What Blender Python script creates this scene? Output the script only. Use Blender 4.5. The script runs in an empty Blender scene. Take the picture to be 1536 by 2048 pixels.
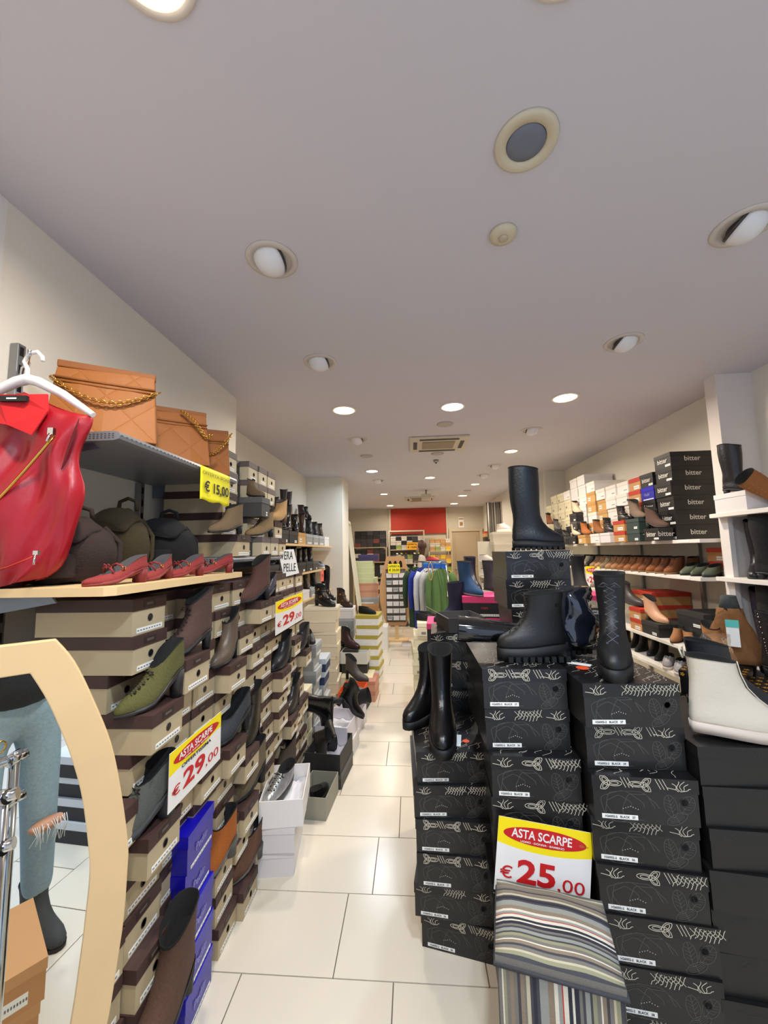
import bpy, bmesh, math, random
from math import sin, cos, pi, radians as R, sqrt
from mathutils import Vector, Matrix
rnd = random.Random(7)
SC = bpy.context.scene
COL = SC.collection

# ------------------------------------------------------------------ camera
FPX = 778.0
H = 1.5
PIT, YAW, ROL = R(5.84), R(-4.04), R(-1.14)
_fw = Vector((sin(YAW)*cos(PIT), cos(YAW)*cos(PIT), sin(PIT)))
_r0 = Vector((cos(YAW), -sin(YAW), 0)); _u0 = _r0.cross(_fw)
_r = _r0*cos(ROL) + _u0*sin(ROL); _u = -_r0*sin(ROL) + _u0*cos(ROL)
cam = bpy.data.cameras.new('camera'); camo = bpy.data.objects.new('camera', cam); COL.objects.link(camo)
M = Matrix((_r, _u, -_fw)).transposed().to_4x4(); M.translation = Vector((0, 0, H)); camo.matrix_world = M
cam.sensor_fit = 'HORIZONTAL'; cam.sensor_width = 36; cam.lens = 36*FPX/1536; cam.clip_start = .02
SC.camera = camo
def on(px, py, ax, v):
    """world point on the plane coordinate[ax] = v seen at a position of the photograph"""
    d = _fw + _r*((px-768)/FPX) - _u*((py-1024)/FPX)
    t = (v-(H if ax == 2 else 0))/d[ax]
    return Vector((0, 0, H)) + d*t

# ------------------------------------------------------------------ world, view
SC.view_settings.view_transform = 'Standard'; SC.view_settings.look = 'None'
SC.view_settings.gamma = 1; SC.view_settings.use_curve_mapping = False
SC.view_settings.exposure = 0.5
W = bpy.data.worlds.new('daylight'); SC.world = W; W.use_nodes = True
W.node_tree.nodes['Background'].inputs[0].default_value = (.62, .74, 1, 1)
W.node_tree.nodes['Background'].inputs[1].default_value = 1.0
WARM, COOL, NEUT = (1, .86, .70), (.74, .87, 1), (1, .92, .82)
LAMP = 9.5      # watts of one lit downlight
CEIL = 2.65

# ------------------------------------------------------------------ materials
def lin(c): return tuple((v/255/12.92 if v/255 <= .04045 else ((v/255+.055)/1.055)**2.4) for v in c)
_m = {}
def mat(name, rgb, rough=.6, metal=0, bump=0, bscale=60, coat=0, emit=0, var=0, trans=0, alpha=1):
    if name in _m: return _m[name]
    m = bpy.data.materials.new(name); m.use_nodes = True; nt = m.node_tree; b = nt.nodes['Principled BSDF']
    c = lin(rgb)+(1,)
    b.inputs['Base Color'].default_value = c; b.inputs['Roughness'].default_value = rough
    b.inputs['Metallic'].default_value = metal; b.inputs['Coat Weight'].default_value = coat
    if trans: b.inputs['Transmission Weight'].default_value = trans
    if alpha < 1: b.inputs['Alpha'].default_value = alpha
    if emit:
        b.inputs['Emission Color'].default_value = c; b.inputs['Emission Strength'].default_value = emit
    if bump or var:
        tc = nt.nodes.new('ShaderNodeTexCoord'); n = nt.nodes.new('ShaderNodeTexNoise')
        n.inputs['Scale'].default_value = bscale; n.inputs['Detail'].default_value = 4
        nt.links.new(tc.outputs['Object'], n.inputs['Vector'])
        if bump:
            bp = nt.nodes.new('ShaderNodeBump'); bp.inputs['Strength'].default_value = bump; bp.inputs['Distance'].default_value = .01
            nt.links.new(n.outputs[0], bp.inputs['Height']); nt.links.new(bp.outputs[0], b.inputs['Normal'])
        if var:
            r = nt.nodes.new('ShaderNodeMixRGB'); r.inputs[1].default_value = tuple(v*(1-var) for v in c[:3])+(1,)
            r.inputs[2].default_value = tuple(min(1, v*(1+var)) for v in c[:3])+(1,)
            nt.links.new(n.outputs[0], r.inputs[0]); nt.links.new(r.outputs[0], b.inputs['Base Color'])
    _m[name] = m
    return m
def suede(k, rgb): return mat('suede_'+k, rgb, .85, bump=.25, bscale=180, var=.25)
def leather(k, rgb, r=.38): return mat('leather_'+k, rgb, r, bump=.12, bscale=90)
def card(k, rgb, r=.6): return mat('card_'+k, rgb, r)
DARK = mat('dark_inside', (11, 10, 10), .9)
BLK = mat('black_rubber', (22, 22, 24), .55)
WHITE = mat('white_paint', (232, 230, 226), .5)
PAPER = mat('label_paper', (240, 238, 232), .6)
GOLD = mat('gold_metal', (215, 170, 80), .22, 1)
CHROME = mat('chrome', (205, 205, 205), .12, 1)
STEEL = mat('brushed_steel', (150, 152, 152), .35, .9)
INK = mat('black_ink', (20, 20, 22), .6)
RED = mat('red_print', (200, 22, 28), .5)
YEL = mat('yellow_print', (252, 226, 0), .5)

# ------------------------------------------------------------------ mesh helpers
def link(name, me, mt=None, parent=None, loc=None, rot=None):
    o = bpy.data.objects.new(name, me); COL.objects.link(o)
    if mt is not None and me is not None and not me.materials:
        for x in (mt if isinstance(mt, (list, tuple)) else [mt]): me.materials.append(x)
    if parent: o.parent = parent
    if loc is not None: o.location = loc
    if rot is not None: o.rotation_euler = rot if isinstance(rot, (tuple, list)) else (0, 0, rot)
    return o
def tag(o, label, cat, group=None, kind=None):
    if label: o['label'] = label
    if cat: o['category'] = cat
    if group: o['group'] = group
    if kind: o['kind'] = kind
    return o
def thing(name, label, cat, loc=(0, 0, 0), rot=0, group=None):
    return tag(link(name, None, None, None, loc, rot), label, cat, group)
class MB:
    def __init__(s): s.v = []; s.f = []; s.m = []; s.sm = []
    def add(s, vs, fs, m=0, smooth=False):
        k = len(s.v); s.v += [tuple(v) for v in vs]
        for f in fs: s.f.append([i+k for i in f]); s.m.append(m); s.sm.append(smooth)
    def box(s, x0, x1, y0, y1, z0, z1, m=0, T=None):
        vs = [Vector(p) for p in ((x0,y0,z0),(x1,y0,z0),(x1,y1,z0),(x0,y1,z0),(x0,y0,z1),(x1,y0,z1),(x1,y1,z1),(x0,y1,z1))]
        if T: vs = [T @ v for v in vs]
        s.add(vs, [(0,3,2,1),(4,5,6,7),(0,1,5,4),(1,2,6,5),(2,3,7,6),(3,0,4,7)], m)
    def rings(s, rs, m=0, cap0=True, cap1=True, smooth=True, closed=False):
        n = len(rs[0]); vs = [p for r in rs for p in r]; fs = []
        k = len(rs)
        for i in range(k if closed else k-1):
            a = i*n; b = ((i+1) % k)*n
            for j in range(n): fs.append((a+j, a+(j+1) % n, b+(j+1) % n, b+j))
        s.add(vs, fs, m, smooth)
        if not closed:
            if cap0: s.add(rs[0], [tuple(range(n))[::-1]], m)
            if cap1: s.add(rs[-1], [tuple(range(n))], m)
    def tube(s, pts, r, n=8, m=0, closed=False):
        pts = [Vector(p) for p in pts]; rs = []; k = len(pts); up = Vector((0, 0, 1)); prev = None
        for i in range(k):
            a = pts[i-1] if (i > 0 or closed) else pts[i]; b = pts[(i+1) % k] if (i < k-1 or closed) else pts[i]
            t = (b-a).normalized()
            if prev is None: prev = t.orthogonal().normalized()
            u = (prev - t*prev.dot(t))
            u = u.normalized() if u.length > 1e-6 else t.orthogonal().normalized()
            prev = u; w = t.cross(u); rr = r[i] if isinstance(r, (list, tuple)) else r
            rs.append([pts[i]+(u*cos(q)+w*sin(q))*rr for q in [2*pi*j/n for j in range(n)]])
        s.rings(rs, m, closed=closed)
    def cyl(s, c, r, z0, z1, n=20, m=0, r2=None):
        r2 = r if r2 is None else r2
        a = [(c[0]+r*cos(2*pi*j/n), c[1]+r*sin(2*pi*j/n), z0) for j in range(n)]
        b = [(c[0]+r2*cos(2*pi*j/n), c[1]+r2*sin(2*pi*j/n), z1) for j in range(n)]
        s.rings([a, b], m)
    def lathe(s, prof, n=32, m=0, T=None):
        rs = []
        for r, z in prof:
            ring = [Vector((max(r, 1e-4)*cos(2*pi*j/n), max(r, 1e-4)*sin(2*pi*j/n), z)) for j in range(n)]
            rs.append([T @ p for p in ring] if T else ring)
        s.rings(rs, m, cap0=prof[0][0] > 1e-3, cap1=prof[-1][0] > 1e-3)
    def ribbon(s, pts, w, m=0, nrm=(0, -1, 0), off=.0006):
        """a drawn line lying on a face with outward normal nrm"""
        n = Vector(nrm); pts = [Vector(p)+n*off for p in pts]
        L = []; Rr = []
        for i, p in enumerate(pts):
            t = pts[min(i+1, len(pts)-1)]-pts[max(i-1, 0)]
            if t.length < 1e-9: t = Vector((1, 0, 0))
            q = n.cross(t.normalized())*w*.5
            L.append(p+q); Rr.append(p-q)
        k = len(pts); s.add(L+Rr, [(i, i+k, i+k+1, i+1) for i in range(k-1)], m)
    def mesh(s, name, mats):
        me = bpy.data.meshes.new(name); me.from_pydata(s.v, [], s.f)
        for x in (mats if isinstance(mats, (list, tuple)) else [mats]): me.materials.append(x)
        me.polygons.foreach_set('material_index', s.m); me.polygons.foreach_set('use_smooth', s.sm)
        me.update(); bm = bmesh.new(); bm.from_mesh(me); bmesh.ops.remove_doubles(bm, verts=bm.verts, dist=1e-6)
        bmesh.ops.recalc_face_normals(bm, faces=bm.faces); bm.to_mesh(me); bm.free()
        return me
    def obj(s, name, mats, parent=None, loc=None, rot=None): return link(name, s.mesh(name, mats), None, parent, loc, rot)
def bevel(o, w, seg=2, ang=40):
    b = o.modifiers.new('b', 'BEVEL'); b.width = w; b.segments = seg; b.limit_method = 'ANGLE'; b.angle_limit = R(ang); return o
def subsurf(o, l=2):
    b = o.modifiers.new('s', 'SUBSURF'); b.levels = l; b.render_levels = l; return o
def struct(name, mb, mats): o = mb.obj(name, mats); o['kind'] = 'structure'; return o
_t = {}
def text_mesh(txt, size, bold=0, sx=1, shear=0):
    k = (txt, size, bold, sx, shear)
    if k in _t: return _t[k].copy()
    c = bpy.data.curves.new('t', 'FONT'); c.body = txt; c.size = size; c.offset = bold*size; c.align_x = 'CENTER'; c.align_y = 'CENTER'
    c.shear = shear; c.resolution_u = 3; c.extrude = .0002
    o = bpy.data.objects.new('t', c); COL.objects.link(o); dg = bpy.context.evaluated_depsgraph_get()
    me = bpy.data.meshes.new_from_object(o.evaluated_get(dg)); bpy.data.objects.remove(o); bpy.data.curves.remove(c)
    me.transform(Matrix.Diagonal((sx, 1, 1, 1))); me.materials.clear(); _t[k] = me
    return me.copy()
def lettering(txt, size, mt, parent, loc, rot=(pi/2, 0, 0), bold=0, sx=1, name='lettering', shear=0):
    """text standing in the xz plane, read from -y"""
    me = text_mesh(txt, size, bold, sx, shear); o = link(name, me, mt, parent, loc, rot); return o

# ------------------------------------------------------------------ the room
def build_room():
    # floor of staggered rectangular tiles
    b = MB(); b.box(-2.2, 3.2, -3.5, 11.2, -.05, -.004, 1)
    offs = {-1: -.107, 0: -.322, 1: -.217, 2: -.111, 3: -.49, 4: -.225, 5: -.51, 6: -.084, 7: -.38, 8: -.25, 9: -.505}
    g = .0022
    for row in range(-15, 29):
        y0 = 1.52+.3455*row; y1 = y0+.3455
        if y0 > 11.1: break
        x = offs.get(row, rnd.uniform(-.5, 0)) - .547*5
        while x < 3.2:
            a, c = max(x, -2.2)+g, min(x+.547, 3.2)-g
            if c > a: b.box(a, c, y0+g, min(y1, 11.2)-g, -.004, 0, 0)
            x += .547
    tile = mat('floor_tile', (226, 216, 198), .22, var=.03, bscale=2.5)
    struct('floor', b, [tile, mat('grout', (120, 108, 96), .9)])
    paint = mat('wall_paint', (230, 225, 212), .75, bump=.03, bscale=120)
    b = MB(); b.box(-2.2, 3.2, -1.2, 11.2, CEIL, CEIL+.1)
    struct('ceiling', b, mat('ceiling_paint', (205, 202, 210), .9))
    b = MB(); b.box(-1.42, -1.27, -1.2, 2.70, 0, CEIL); b.box(-1.75, -1.60, 2.70, 5.8, 0, CEIL); b.box(-1.75, -1.42, 2.55, 2.70, 0, CEIL)
    b.box(-1.75, -1.04, 5.8, 6.35, 0, CEIL); b.box(-1.9, -1.75, 6.2, 10.6, 0, CEIL)
    struct('wall_left', b, paint)
    b = MB(); b.box(2.3, 2.45, -1.2, 5.9, 0, CEIL); b.box(2.0, 2.45, 5.9, 6.0, 0, CEIL); b.box(1.9, 2.05, 6.0, 10.6, 0, CEIL)
    struct('wall_right', b, paint)
    b = MB(); b.box(2.07, 2.3, 2.68, 2.78, 0, CEIL)
    o = struct('trim_1', b, mat('pilaster_white', (225, 218, 212), .6))
    b = MB(); b.box(2.25, 2.3, 1.55, 2.45, .3, 2.45); b.box(2.285, 2.3, 1.5, 2.5, .25, 2.5)
    bevel(struct('trim_2', b, mat('panel_paint', (206, 200, 192), .6)), .012)
    b = MB(); b.box(-1.9, 2.2, 10.5, 10.65, 0, CEIL)
    struct('wall_back', b, mat('back_wall_paint', (206, 198, 180), .75))
    b = MB(); b.box(-1.285, -1.268, 1.02, 1.055, .0, CEIL-.001); struct('trim_3', b, WHITE)
    # wall reflected beside the mirror: shop front posts, far outside the frame
    b = MB(); b.box(-1.42, -1.2, -1.35, -1.2, 0, CEIL); b.box(2.2, 2.45, -1.35, -1.2, 0, CEIL); struct('wall_front', b, paint)
    # door at the back right
    t = link('door_1', None); t['kind'] = 'structure'; t.location = (1.42, 10.49, 0)
    b = MB(); b.box(-.36, .36, -.03, 0, 0, 2.0); b.box(-.28, .28, -.04, -.03, .15, .95); b.box(-.28, .28, -.04, -.03, 1.08, 1.88)
    bevel(b.obj('door_leaf', mat('door_beige', (178, 160, 132), .6), t), .01)
    b = MB(); b.box(-.44, -.361, -.06, 0, 0, 2.0); b.box(.361, .44, -.06, 0, 0, 2.0); b.box(-.44, .44, -.06, 0, 2.001, 2.08); b.obj('door_frame', mat('door_trim', (196, 182, 156), .6), t)
    b = MB(); b.tube([(-.3, -.04, 1.0), (-.3, -.08, 1.0), (-.2, -.08, 1.0)], .01); b.obj('door_handle', STEEL, t)
    b = MB(); b.box(-.18, .1, -.045, -.04, 1.2, 1.23); b.box(-.18, .1, -.045, -.04, 1.12, 1.15); b.obj('door_notice', card('brown_note', (150, 110, 90)), t)
build_room()
def poster():
    t = thing('wall_notice', 'small paper notice fixed on the back wall above the beige door', 'notice', (1.32, 10.495, 2.25))
    b = MB(); b.box(-.07, .07, -.006, 0, -.15, .13); b.obj('paper', PAPER, t)
    b = MB(); b.box(-.06, .06, -.008, -.006, .07, .1); b.obj('heading', card('tan_print', (170, 130, 90)), t); b = MB(); b.box(-.04, .04, -.008, -.006, -.1, .0); b.obj('picture', card('tan_print', (170, 130, 90)), t)
poster()
def red_panel():
    a = on(781, 1018, 1, 10.45); c = on(893, 1066, 1, 10.45)
    b = MB(); b.box(a.x, c.x, 10.44, 10.499, c.z, CEIL-.01); o = b.obj('red_wall_panel', mat('red_panel_paint', (176, 44, 24), .6))
    tag(o, 'large red panel high on the back wall over the open shelving', 'wall panel')
    b = MB(); b.box(a.x-.04, a.x, 10.41, 10.499, 0, CEIL-.01); b.box(c.x, c.x+.03, 10.42, 10.499, 0, CEIL-.01)
    struct('trim_4', b, mat('cream_trim', (200, 190, 165), .6))
red_panel()

# ------------------------------------------------------------------ lamps and ceiling things
FROST_W = mat('lamp_glow_warm', (255, 226, 180), .5, emit=9); FROST_C = mat('lamp_glow_cool', (235, 248, 255), .5, emit=10)
def ceil_at(px, py): p = on(px, py, 2, CEIL); return (p.x, p.y, CEIL)
def downlight(px, py, col, label, r=.085, power=1.0, xy=None):
    loc = (xy[0], xy[1], CEIL) if xy else ceil_at(px, py)
    t = thing('recessed_downlight', label, 'ceiling light', loc, 0, 'lit recessed ceiling lights')
    b = MB(); b.lathe([(r+.018, 0), (r+.016, -.006), (r, -.008), (r, -.001)]); b.obj('trim_ring', mat('lamp_ring', (225, 215, 205), .4), t)
    b = MB(); b.lathe([(0, -.0045), (r-.001, -.0045), (r-.001, -.002), (0, -.002)]); b.obj('diffuser', FROST_W if col == WARM else FROST_C, t)
    L = bpy.data.lights.new('bulb', 'AREA'); L.shape = 'DISK'; L.size = r*1.7; L.energy = LAMP*power; L.color = col; L.spread = R(165)
    o = bpy.data.objects.new('bulb', L); COL.objects.link(o); o.parent = t; o.location = (0, 0, -.02)
downlight(290, -88, WARM, 'warm lit round ceiling light cut by the top edge of the photo', .075, power=1.3)
downlight(1150, -150, COOL, 'cool white ceiling light at the top edge right of the middle', power=1.6)
downlight(688, 820, WARM, 'warm glowing ceiling light left of the ceiling cassette, nearest of that side')
downlight(905, 813, COOL, 'bright cool white ceiling light just in front of the ceiling cassette', power=1.2)
downlight(1130, 795, WARM, 'warm ceiling light above the right wall shelves, nearest lit one there', power=1.6)
downlight(744, 942, COOL, 'cool white ceiling light above the black boots on the left shelves', .08)
downlight(1022, 902, WARM, 'small warm ceiling light above the tall black boot', .07, 1.5)
downlight(860, 955, WARM, 'small warm ceiling light behind the ceiling cassette', .075)
downlight(950, 968, WARM, 'small warm ceiling light right of the small projector box', .07)
downlight(925, 991, WARM, 'warm ceiling light in front of the back wall, third along the right row', .09)
downlight(908, 1007, WARM, 'warm ceiling light nearest the red back panel on the right', .09)
downlight(768, 988, WARM, 'small warm ceiling light beside the rear left eyeball lamp', .07)
downlight(780, 1011, WARM, 'small warm ceiling light nearest the back wall on the left', .08)
downlight(0, 0, COOL, 'cool ceiling light over the shop entrance, unseen behind the camera', .08, 1.6, xy=(.35, -.6))  # unseen lamp behind the camera, not in the mirror either
def eyeball(px, py, label, ang, tilt=44, r=.072):
    t = thing('eyeball_lamp', label, 'ceiling spotlight', ceil_at(px, py), 0, 'unlit swivel ceiling spotlights')
    b = MB(); b.lathe([(r+.028, 0), (r+.026, -.005), (r+.004, -.007), (r+.002, -.001)]); b.obj('trim_ring', mat('eyeball_ring', (205, 196, 188), .45), t)
    T = Matrix.Translation((0, 0, -.006)) @ Matrix.Rotation(R(ang), 4, 'Z') @ Matrix.Rotation(R(tilt), 4, 'Y')
    b = MB(); prof = [(r*sin(q), r*cos(q)) for q in [pi/2*k/10 for k in range(11)]]   # half ball, open side tilted down
    T = Matrix.Translation((0, 0, .016)) @ Matrix.Rotation(R(ang), 4, 'Z') @ Matrix.Rotation(R(tilt+90), 4, 'Y')
    b.lathe(prof, T=T); b.obj('swivel_shell', mat('eyeball_white', (228, 228, 230), .35), t)
    b = MB(); b.lathe([(r*.96, 0), (r*.96, .012), (r*.8, .008), (r*.55, .03)], T=T @ Matrix.Rotation(pi, 4, 'X')); b.lathe([(0, .0), (r*.9, .0), (r*.9, -.004), (0, -.004)], T=T)
    b.obj('lamp_mouth', mat('lamp_dark', (62, 60, 58), .4), t)
for px, py, lab, ang in [(544, 520, 'unlit swivel spotlight nearest on the left side of the ceiling', 200), (640, 724, 'unlit swivel spotlight between the nearest left one and the warm light', 200),
    (1487, 452, 'unlit swivel spotlight nearest on the right edge of the ceiling', -10), (1247, 684, 'unlit swivel spotlight in the middle of the right ceiling row', -10),
    (715, 879, 'unlit swivel spotlight left of the ceiling cassette', 200), (1063, 860, 'unlit swivel spotlight above the tall black boot', -30),
    (757, 961, 'small unlit swivel spotlight behind the cool left light', 200), (990, 931, 'small unlit swivel spotlight right of the cassette', -30), (967, 950, 'smaller unlit swivel spotlight further back on the right', -30)]:
    eyeball(px, py, lab, ang)
def disc(px, py, r, label, name, cat, rings, mts, z=0):
    t = thing(name, label, cat, ceil_at(px, py), 0)
    for nm, prof, m in rings:
        b = MB(); b.lathe(prof); b.obj(nm, m, t)
cream = mat('cream_plastic', (206, 196, 172), .5)
disc(1052, 283, .1, 'large round ceiling speaker with grey grille and cream ring', 'ceiling_speaker', 'speaker',
     [('ring', [(.088, 0), (.086, -.008), (.079, -.011), (.056, -.008), (.054, -.001)], cream), ('grille', [(0, -.010), (.03, -.0095), (.052, -.007), (.054, -.002)], mat('grille_grey', (112, 118, 132), .7))], None)
disc(1006, 466, .05, 'small cream smoke detector behind the large ceiling speaker', 'smoke_detector', 'smoke detector',
     [('base', [(.048, 0), (.048, -.012), (.03, -.018), (0, -.019)], cream), ('sensor', [(.016, -.017), (.016, -.026), (.008, -.03), (0, -.03)], mat('sensor_cream', (190, 176, 150), .4))], None)
for q, lab in (((890, 848), 'round grey ceiling grille in front of the ceiling cassette'), ((733, 912), 'small round ceiling grille left behind the cassette'), ((875, 907), 'small round ceiling grille just behind the cassette'), ((935, 981), 'thin round ceiling grille near the warm back lights'), ((852, 989), 'tiny round ceiling grille behind the small projector box')):
    disc(q[0], q[1], .06, lab, 'ceiling_grille', 'grille', [('ring', [(.075, 0), (.073, -.007), (.055, -.009)], mat('ring_grey', (180, 172, 166), .5)), ('mesh', [(0, -.009), (.055, -.008), (.055, -.003)], mat('mesh_grey', (150, 144, 140), .7))], None)
disc(872, 920, .03, 'small dark ceiling sensor behind the cassette', 'ceiling_sensor', 'sensor', [('base', [(.035, 0), (.035, -.02), (.02, -.035), (0, -.036)], STEEL), ('lens', [(.012, -.03), (.01, -.045), (0, -.047)], INK)], None)
def cassette(x0, x1, y0, y1, label):
    t = thing('ceiling_air_conditioner', label, 'air conditioner', ((x0+x1)/2, (y0+y1)/2, CEIL)); a, c = (x1-x0)/2, (y1-y0)/2
    b = MB(); b.box(-a, a, -c, c, -.022, 0); bevel(b.obj('panel', mat('ac_cream', (206, 198, 180), .45), t), .01)
    b = MB(); b.box(-a*.55, a*.55, -c*.5, c*.45, -.030, -.022); b.obj('intake_grille', mat('ac_grille', (150, 136, 112), .6), t)
    b = MB()
    for s in (-1, 1): b.box(-a*.66, a*.66, s*c*.78-.025, s*c*.78+.025, -.026, -.0221); b.box(s*a*.8-.02, s*a*.8+.02, -c*.5, c*.5, -.026, -.0221)
    b.obj('air_slot', mat('ac_slot', (70, 66, 60), .6), t)
cassette(0, .61, 3.84, 4.40, 'square cream ceiling air conditioner cassette in the middle of the shop')
cassette(-.12, .5, 8.2, 8.85, 'second ceiling air conditioner cassette far back before the red panel')
def projector():
    p = on(852, 980, 2, CEIL); t = thing('ceiling_box', 'small cream box hanging from the ceiling on a short stem', 'device', (p.x, p.y, CEIL))
    b = MB(); b.box(-.09, .09, -.06, .06, -.20, -.08); bevel(b.obj('case', cream, t), .01)
    b = MB(); b.cyl((0, 0), .015, -.08, 0); b.obj('stem', STEEL, t)
projector()

# ------------------------------------------------------------------ shoe boxes
_bx = {}
def flower_lines(b, W_, z0, z1, y, m, rng, rich=True, w=.0017):
    """line drawn blossoms and leaves on a front face between z0 and z1"""
    h = z1-z0
    def P(x, z): return (x, y, max(z0+.001, min(z1-.001, z)))
    n = 3
    for i in range(n):
        cx = -W_/2+W_*(i+.5)/n+rng.uniform(-.012, .012); cz = z0+h*.5; kind = (i+rng.randrange(2)) % 3
        if kind == 0:
            for k in range(6):
                a = pi*(.1+.16*k); r_ = h*.75
                b.ribbon([P(cx+r_*1.2*cos(a)*t+.15*h*sin(5*t+k), cz-h*.35+r_*sin(a)*t) for t in [j/8 for j in range(9)]], w, m)
        elif kind == 1:
            for k in range(3):
                a0 = 2.1*k+i; ox, oz = cx+.45*h*cos(a0), cz+.22*h*sin(a0)
                for g in (1, .55): b.ribbon([P(ox+(.42*cos(a)*cos(a0)-.2*sin(a)*sin(a0))*h*g*1.3, oz+(.42*cos(a)*sin(a0)+.2*sin(a)*cos(a0))*h*g) for a in [j*2*pi/14 for j in range(15)]], w, m)
            for k in range(3): b.ribbon([P(cx+h*(.9+.25*k)+j*.06*h, cz+h*(.45-.12*j)) for j in range(7)], w, m)
        else:
            for k in range(7):
                xx = cx+(k-3)*.3*h
                b.ribbon([P(xx+t*h*.5, cz-h*.4+h*.8*t+.1*h*sin(9*t+k)) for t in [j/6 for j in range(7)]], w, m)
                b.ribbon([P(xx+t*h*.5, cz+h*.35-h*.5*t) for t in [j/4 for j in range(5)]], w*.8, m)
def shoebox_meshes(style, W_, L, Hh, var=0):
    k = (style, round(W_, 3), round(L, 3), round(Hh, 3), var)
    if k in _bx: return _bx[k]
    S = STY[style]; parts = []
    lh = Hh*S.get('lid', .3); e = .0025; rng = random.Random(style+str(var))
    bm_ = card(S['body'][0], S['body'][1], S.get('rough', .6)); lm = card(S['top'][0], S['top'][1], S.get('rough', .6))
    b = MB(); hw = W_/2
    b.box(-hw+e, hw-e, e, L-e, 0, Hh-.002)
    mats = [bm_]
    if style == 'floral':
        mats.append(card('dim_print', (92, 90, 86), .4)); mats.append(card('dot_print', (200, 196, 190), .4)); z1 = Hh-lh; yy = e
        def P(x, z): return (x, yy, max(.002, min(z1-.002, z)))
        for cx, rx, rz, ph in ((-.075, .035, .028, 0), (-.07, .06, .042, 1), (-.045, .075, .05, 2), (-.02, .045, .04, 3)):
            b.ribbon([P(cx*W_/.3+rx*cos(a)*(1+.12*sin(3*a+ph)), z1*.5+rz*sin(a)*(1+.1*cos(4*a+ph))) for a in [j*2*pi/24 for j in range(20)]], .0011, 1)
        for cx, cz, sx, sz, rt in ((.07, .055, .018, .032, .2), (.085, .02, .032, .014, .5), (.115, .06, .02, .028, -.6)):
            pts = [(sx*cos(a), sz*sin(a)) for a in [j*2*pi/14 for j in range(15)]]
            rotp = lambda u, v: P(cx*W_/.3+u*cos(rt)-v*sin(rt), cz+u*sin(rt)+v*cos(rt))
            b.ribbon([rotp(*p) for p in pts], .001, 1); b.ribbon([rotp(0, -sz), rotp(0, sz)], .001, 1)
            for q in (-.5, -.2, .1, .4): b.ribbon([rotp(0, sz*q), rotp(sx*.7, sz*(q+.3))], .0008, 1); b.ribbon([rotp(0, sz*q), rotp(-sx*.7, sz*(q+.3))], .0008, 1)
        for j in range(7): x = -.065+.007*j; b.ribbon([(x, yy, .04+.004*(3-abs(j-3))*.6), (x+.0022, yy, .04+.004*(3-abs(j-3))*.6)], .0022, 2)
    parts.append(('body', b.mesh('box_body', mats)))
    b = MB(); b.box(-hw, hw, 0, L, Hh-lh, Hh); mats = [lm]
    if style == 'floral':
        mats.append(card('cream_print', (206, 198, 178), .4)); rng = random.Random(var*3+1); flower_lines(b, W_, Hh-lh, Hh, 0, 1, rng)
        for j in range(64):
            x0, y0 = rng.uniform(-hw+.02, hw-.03), rng.uniform(.005, L*.8); a0 = rng.uniform(-.9, .9)
            b.ribbon([(max(-hw+.003, min(hw-.003, x0+.055*t*cos(a0)+.008*sin(8*t+j))), max(.003, y0+.07*t*(.4+.6*abs(sin(a0+1)))), Hh) for t in [q/7 for q in range(8)]], .0012, 1, (0, 0, 1))
    if style == 'plainblack':
        mats.append(card('faint_print', (50, 50, 50), .4)); flower_lines(b, W_, Hh-lh, Hh, 0, 1, random.Random(var), w=.0007)
    if style == 'goldblack':
        mats.append(card('gold_print', (190, 140, 50), .35))
        for j in range(8):
            cx = -hw+W_*(j+.5)/8
            for a in range(5): b.ribbon([(cx, 0, Hh-lh*.5), (cx+.009*cos(a*1.256), 0, Hh-lh*.5+.009*sin(a*1.256))], .005, 1)
            for r_ in range(5):
                for a in range(5): b.ribbon([(cx, .03+r_*.05, Hh), (cx+.011*cos(a*1.256), .03+r_*.05+.011*sin(a*1.256), Hh)], .006, 1, (0, 0, 1))
    if style == 'brown':
        mats.append(card('dark_tab', (48, 34, 30))); mats.append(card('tab_text', (92, 80, 74)))
        b.box(-.032, .022, -.0008, 0, Hh-lh*.78, Hh-lh*.25, 1); b.box(-.02, .01, -.0014, -.0008, Hh-lh*.62, Hh-lh*.42, 2)
    parts.append(('lid', b.mesh('box_lid', mats)))
    if S.get('hole'):
        hx, hz = S['hole']; hx *= W_; hz *= (Hh-lh); b = MB(); T = Matrix.Translation((hx, e, hz)) @ Matrix.Rotation(pi/2, 4, 'X')
        b.lathe([(.0115, .0), (.0115, .0012), (.009, .0014), (.009, .0006)], 16, 0, T); b.lathe([(0, .0006), (.0091, .0006), (.0091, .0002), (0, .0001)], 16, 1, T)
        parts.append(('finger_hole', b.mesh('finger_hole', [INK if style != 'brown' else mat('eyelet', (54, 46, 44), .35), DARK])))
    if S.get('tag'):
        x0, x1, z0, z1 = S['tag']; zb = Hh-lh; b = MB(); b.box(x0*W_, x1*W_, e-.001, e, z0*zb, z1*zb)
        tm = S.get('tagmat', PAPER); mats = [tm, mat('label_ink', (110, 108, 110), .6)]
        if style == 'floral':
            me = text_mesh('H26002-2   BLACK   %d' % (36+var % 4), .0088, .01, 1.0); me.transform(Matrix.Translation(((x0+x1)/2*W_, e-.0014, (z0+z1)/2*zb)) @ Matrix.Rotation(pi/2, 4, 'X'))
            for p in me.polygons: b.add([me.vertices[i].co for i in p.vertices], [tuple(range(len(p.vertices)))], 1)
            mats[1] = INK
        else:
            for j in range(9):
                xx = x0*W_+(x1-x0)*W_*(j+.5)/9.5; ww = (x1-x0)*W_*.03
                b.box(xx-ww, xx+ww, e-.0014, e-.001, (z0*.62+z1*.38)*zb, (z0*.38+z1*.62)*zb, 1)
        parts.append(('label_sticker', b.mesh('label_sticker', mats)))
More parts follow.
